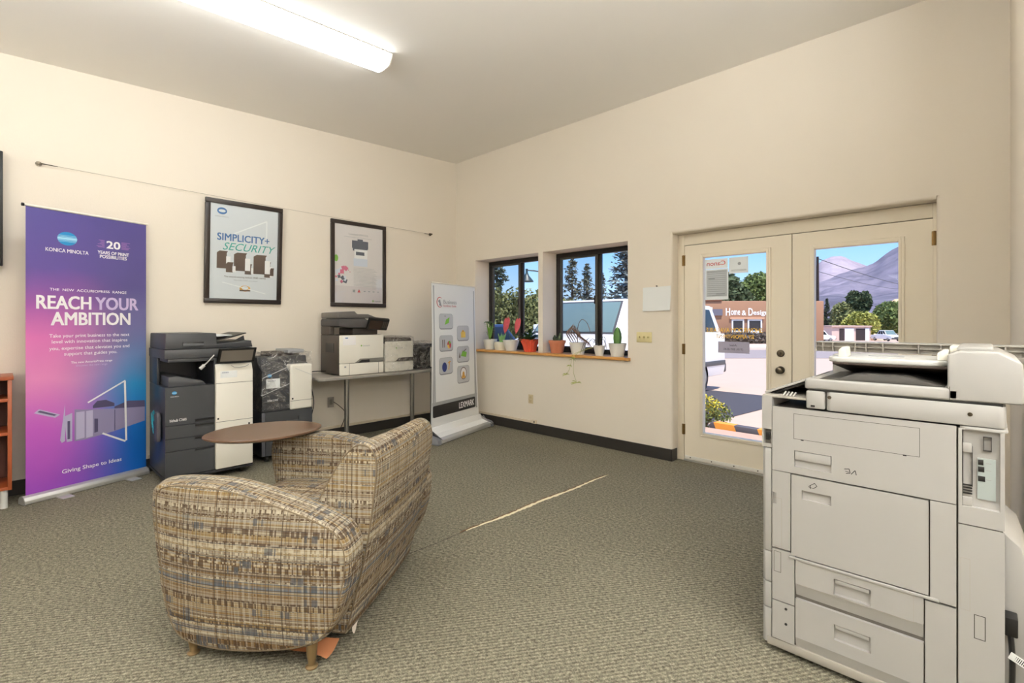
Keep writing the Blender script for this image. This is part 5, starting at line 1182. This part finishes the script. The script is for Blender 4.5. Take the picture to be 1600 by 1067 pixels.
conifer('short spruce directly behind the second window mullion', 941, 44, 425, 18, CG, seed=3, sparse=.6)
conifer('big dark spruce filling the right side of the second window', 978, 24, 340, 46, CG2, seed=4, sparse=.8)
conifer('tall dark tree at the left edge of the first window', 776, 30, 360, 28, fmat('cedar', '#525B47'), seed=6, sparse=1.5)
tag(build('bushes', foliage([(at(px, 26).x, at(px, 26).y, GZ+1.2, 1.1, 1.9+.25*sin(px)) for px in range(768, 862, 11)], 16000, .11, 8), OL), 'dense olive hedge of tall bushes behind the first window', 'bushes', kind='stuff')
tag(build('bushes', foliage([(at(px, 34).x, at(px, 34).y, GZ+1.1, 1.2, 1.75+.3*sin(px*1.7)) for px in range(866, 1000, 15)], 14000, .13, 9), YG), 'yellow-green bushes below the spruces in the second window', 'bushes', kind='stuff')
tree('large dark green tree above the orange shop roof, left in the door glass', 1128, 58, 425, [(0, 34, 30, 32), (-18, 50, 24, 24), (24, 50, 22, 24)], DG, 9000, .3, 11, trunk=.3)
tree('large dark green tree above the orange shop roof, right in the door glass', 1186, 70, 424, [(0, 32, 26, 30), (20, 46, 22, 24), (-22, 44, 22, 26)], MG_, 9000, .28, 12, trunk=.3)
FB = -2.2
tree('tall poplar in the middle of the right door view', 1342, 110, 454, [(-6, 16, 9, 15), (8, 18, 8, 16), (0, 44, 13, 22)], DG, 5000, .5, 13, FB, trunk=.3)
tree('yellow-green round tree below the tall poplar', 1345, 100, 488, [(0, 18, 22, 18), (-14, 24, 14, 14)], YG, 5000, .42, 14, FB, trunk=.2)
tree('light green tree left of the tall poplar', 1318, 108, 474, [(0, 24, 16, 24)], OL, 3600, .42, 15, FB, trunk=.2)
tree('wide green tree at the right edge of the right door glass', 1392, 104, 470, [(0, 26, 24, 24), (-12, 34, 16, 22), (14, 30, 16, 26)], MG_, 6500, .42, 16, FB, trunk=.25)
conifer('dark narrow conifer left in the right door view', 1292, 96, 466, 11, fmat('far_conifer', '#3F4B38'), FB, 17, sparse=2.2)
tree('pale green tree behind the utility pole', 1277, 100, 488, [(0, 20, 12, 20), (16, 26, 10, 14)], OL, 3000, .4, 18, FB, trunk=.2)
# garages, vehicles and boulder across the way
t = thing('garage_row', 'low pinkish garage building with dark open bays behind the trees', 'building', at(1303, 88, FB), 43.94)
u = 88/FPX; SHD = mat('garage_pink', '#D8BDB4', .9); hg = hz(511, 88)-FB
bx('walls', (0, 61*u, .6, 6, 0, hg), SHD, t); bx('roof', (-.2, 61.5*u, .3, 6.3, hg, hg+.25), mat('garage_roof', '#C6A89C', .9), t)
for a, b in ((12, 19), (38, 52)): bx('dark_bay', (a*u, b*u, .5, .61, 0, hg-.3), mat('bay_dark', '#3B3033', .9), t)
for a, b in ((20, 34), (52, 58)): bx('garage_door', (a*u, b*u, .45, .6, 0, hg-.2), WHT, t)
t = thing('parked_suv', 'white vehicle parked beside the utility pole', 'car', at(1280, 80, -1.85), 133.94)
vehicle(t, 1.9, 4.6, 1.75, 1.05, 1.1, 1.7, 4.2, 4.5, VW)
t.location = at(1306, 80, -1.85); 
t = thing('parked_pickup', 'white pickup truck at the right edge of the right door glass', 'truck', at(1393, 82, -1.9), 43.94)
vehicle(t, 1.9, 4.8, 1.8, 1.1, 1.2, 1.8, 3.0, 3.4, VW)
t = thing('boulder', 'pale rounded boulder between the garage row and the white pickup', 'boulder', at(1373, 90, -2.15))
m = MB().lathe([(1.3, 0), (1.25, .5), (.9, .95), (.4, 1.15), (0, 1.2)], n=14); m.v = [(a*(1+.15*sin(5*c+a)), b, c*(1+.1*sin(3*a))) for a, b, c in m.v]; build('rock', m, mat('pale_rock', '#DCC3A8', .9, bump=.5, bscale=3), t)
# utility pole and wires
t = thing('utility_pole', 'tall dark wooden utility pole at the left edge of the right door glass', 'pole', at(1277.5, 40, GZ))
zp = hz(401, 40)-GZ; build('pole', MB().tube([(0, 0, -.3), (0, 0, zp)], [.13, .09], 10), mat('creosote', '#2E211C', .9), t)
A = at(1277.5, 40, hz(404, 40)); B = at(1460, 75, hz(452, 75)); B2 = at(1470, 70, hz(447, 70)); A2 = at(1277.5, 40, hz(424, 40))
for a, b, lb, sg in ((A, B, 'upper black wire running right from the utility pole', .5), (A2, B2, 'lower thin wire running right from the utility pole', .9)):
    tag(build('overhead_wire', MB().tube([tuple(a.lerp(b, i/12)-Z*sg*sin(pi*i/12)) for i in range(13)], .03 if sg < .7 else .02, 5), BLK), lb, 'wire')
# mountains
def ridge(name, prof, d0, d1, z0, color, rough, seed):
    rn = random.Random(seed); m = MB(); n = 110; k = 26; px0, px1 = prof[0][0], prof[-1][0]
    def py(px):
        for (a, b), (c, d) in zip(prof, prof[1:]):
            if a <= px <= c: return b+(d-b)*(px-a)/(c-a)
        return prof[-1][1]
    from mathutils import noise
    def f(u, v):
        px = px0+(px1-px0)*u; dd = d0+(d1-d0)*v; zt = hz(py(px), d1)
        z_ = z0+(zt-z0)*(v**.9); p = at(px, dd); nn = noise.fractal(Vector((p.x*.012, p.y*.012, seed)), 1, 2.2, 6); z_ += nn*rough*(v*(1.25-v))*2
        return (p.x, p.y, z_)
    m.grid(f, n, k)
    def g(u, v): a = f(u, 1); return (a[0]*(1+.25*v), a[1]*(1+.25*v), a[2]+(z0-a[2])*v)
    m.grid(g, n, 6); o = build(name, m, color, ang=180, merge=True); return struct(o)
def mmat(n, a, b, sc):
    m = bpy.data.materials.new(n); m.use_nodes = True; nt = m.node_tree; p = nt.nodes['Principled BSDF']; p.inputs['Roughness'].default_value = 1; p.inputs['Specular IOR Level'].default_value = 0
    t = N(nt, 'TexCoord'); x = N(nt, 'TexNoise'); x.inputs['Scale'].default_value = sc; x.inputs['Detail'].default_value = 8; x.inputs['Roughness'].default_value = .7; r = N(nt, 'ValToRGB'); e = r.color_ramp.elements
    e[0].position = .4; e[0].color = lin(a); e[1].position = .62; e[1].color = lin(b); L = nt.links.new; L(t.outputs['Object'], x.inputs['Vector']); L(x.outputs[0], r.inputs[0]); L(r.outputs[0], p.inputs['Base Color']); return m
ridge('far_mountain', [(1180, 470), (1230, 445), (1262, 428), (1285, 407), (1300, 400), (1315, 399), (1330, 406), (1345, 412), (1365, 420), (1400, 430), (1500, 440)], 900, 1300, -2, mmat('hazed_peak', '#8F838E', '#AC9FA8', .006), 10, 2)  # grey-mauve base colour has the distance haze painted in
ridge('purple_mountain', [(1180, 500), (1230, 470), (1265, 446), (1290, 438), (1312, 432), (1330, 424), (1348, 420), (1366, 413), (1382, 402), (1404, 389), (1440, 366), (1520, 340), (1640, 350)], 420, 800, -2, mmat('hazed_slope', '#6E6A78', '#928997', .012), 18, 5)  # purple-grey tint of the slope is air haze put into the colour
ridge('foothill', [(1180, 485), (1240, 470), (1280, 462), (1310, 458), (1335, 461), (1360, 465), (1390, 460), (1420, 455), (1520, 450)], 220, 400, -2, mmat('hazed_foothill', '#5A5866', '#7C7886', .03), 5, 8)  # haze tint painted into the foothill's base colour
ridge('tan_hill', [(1350, 496), (1370, 484), (1385, 474), (1398, 466), (1415, 464), (1450, 470), (1500, 490)], 130, 190, -2.2, mmat('dry_grass', '#D0AE86', '#E2C6A2', .05), 1, 9)
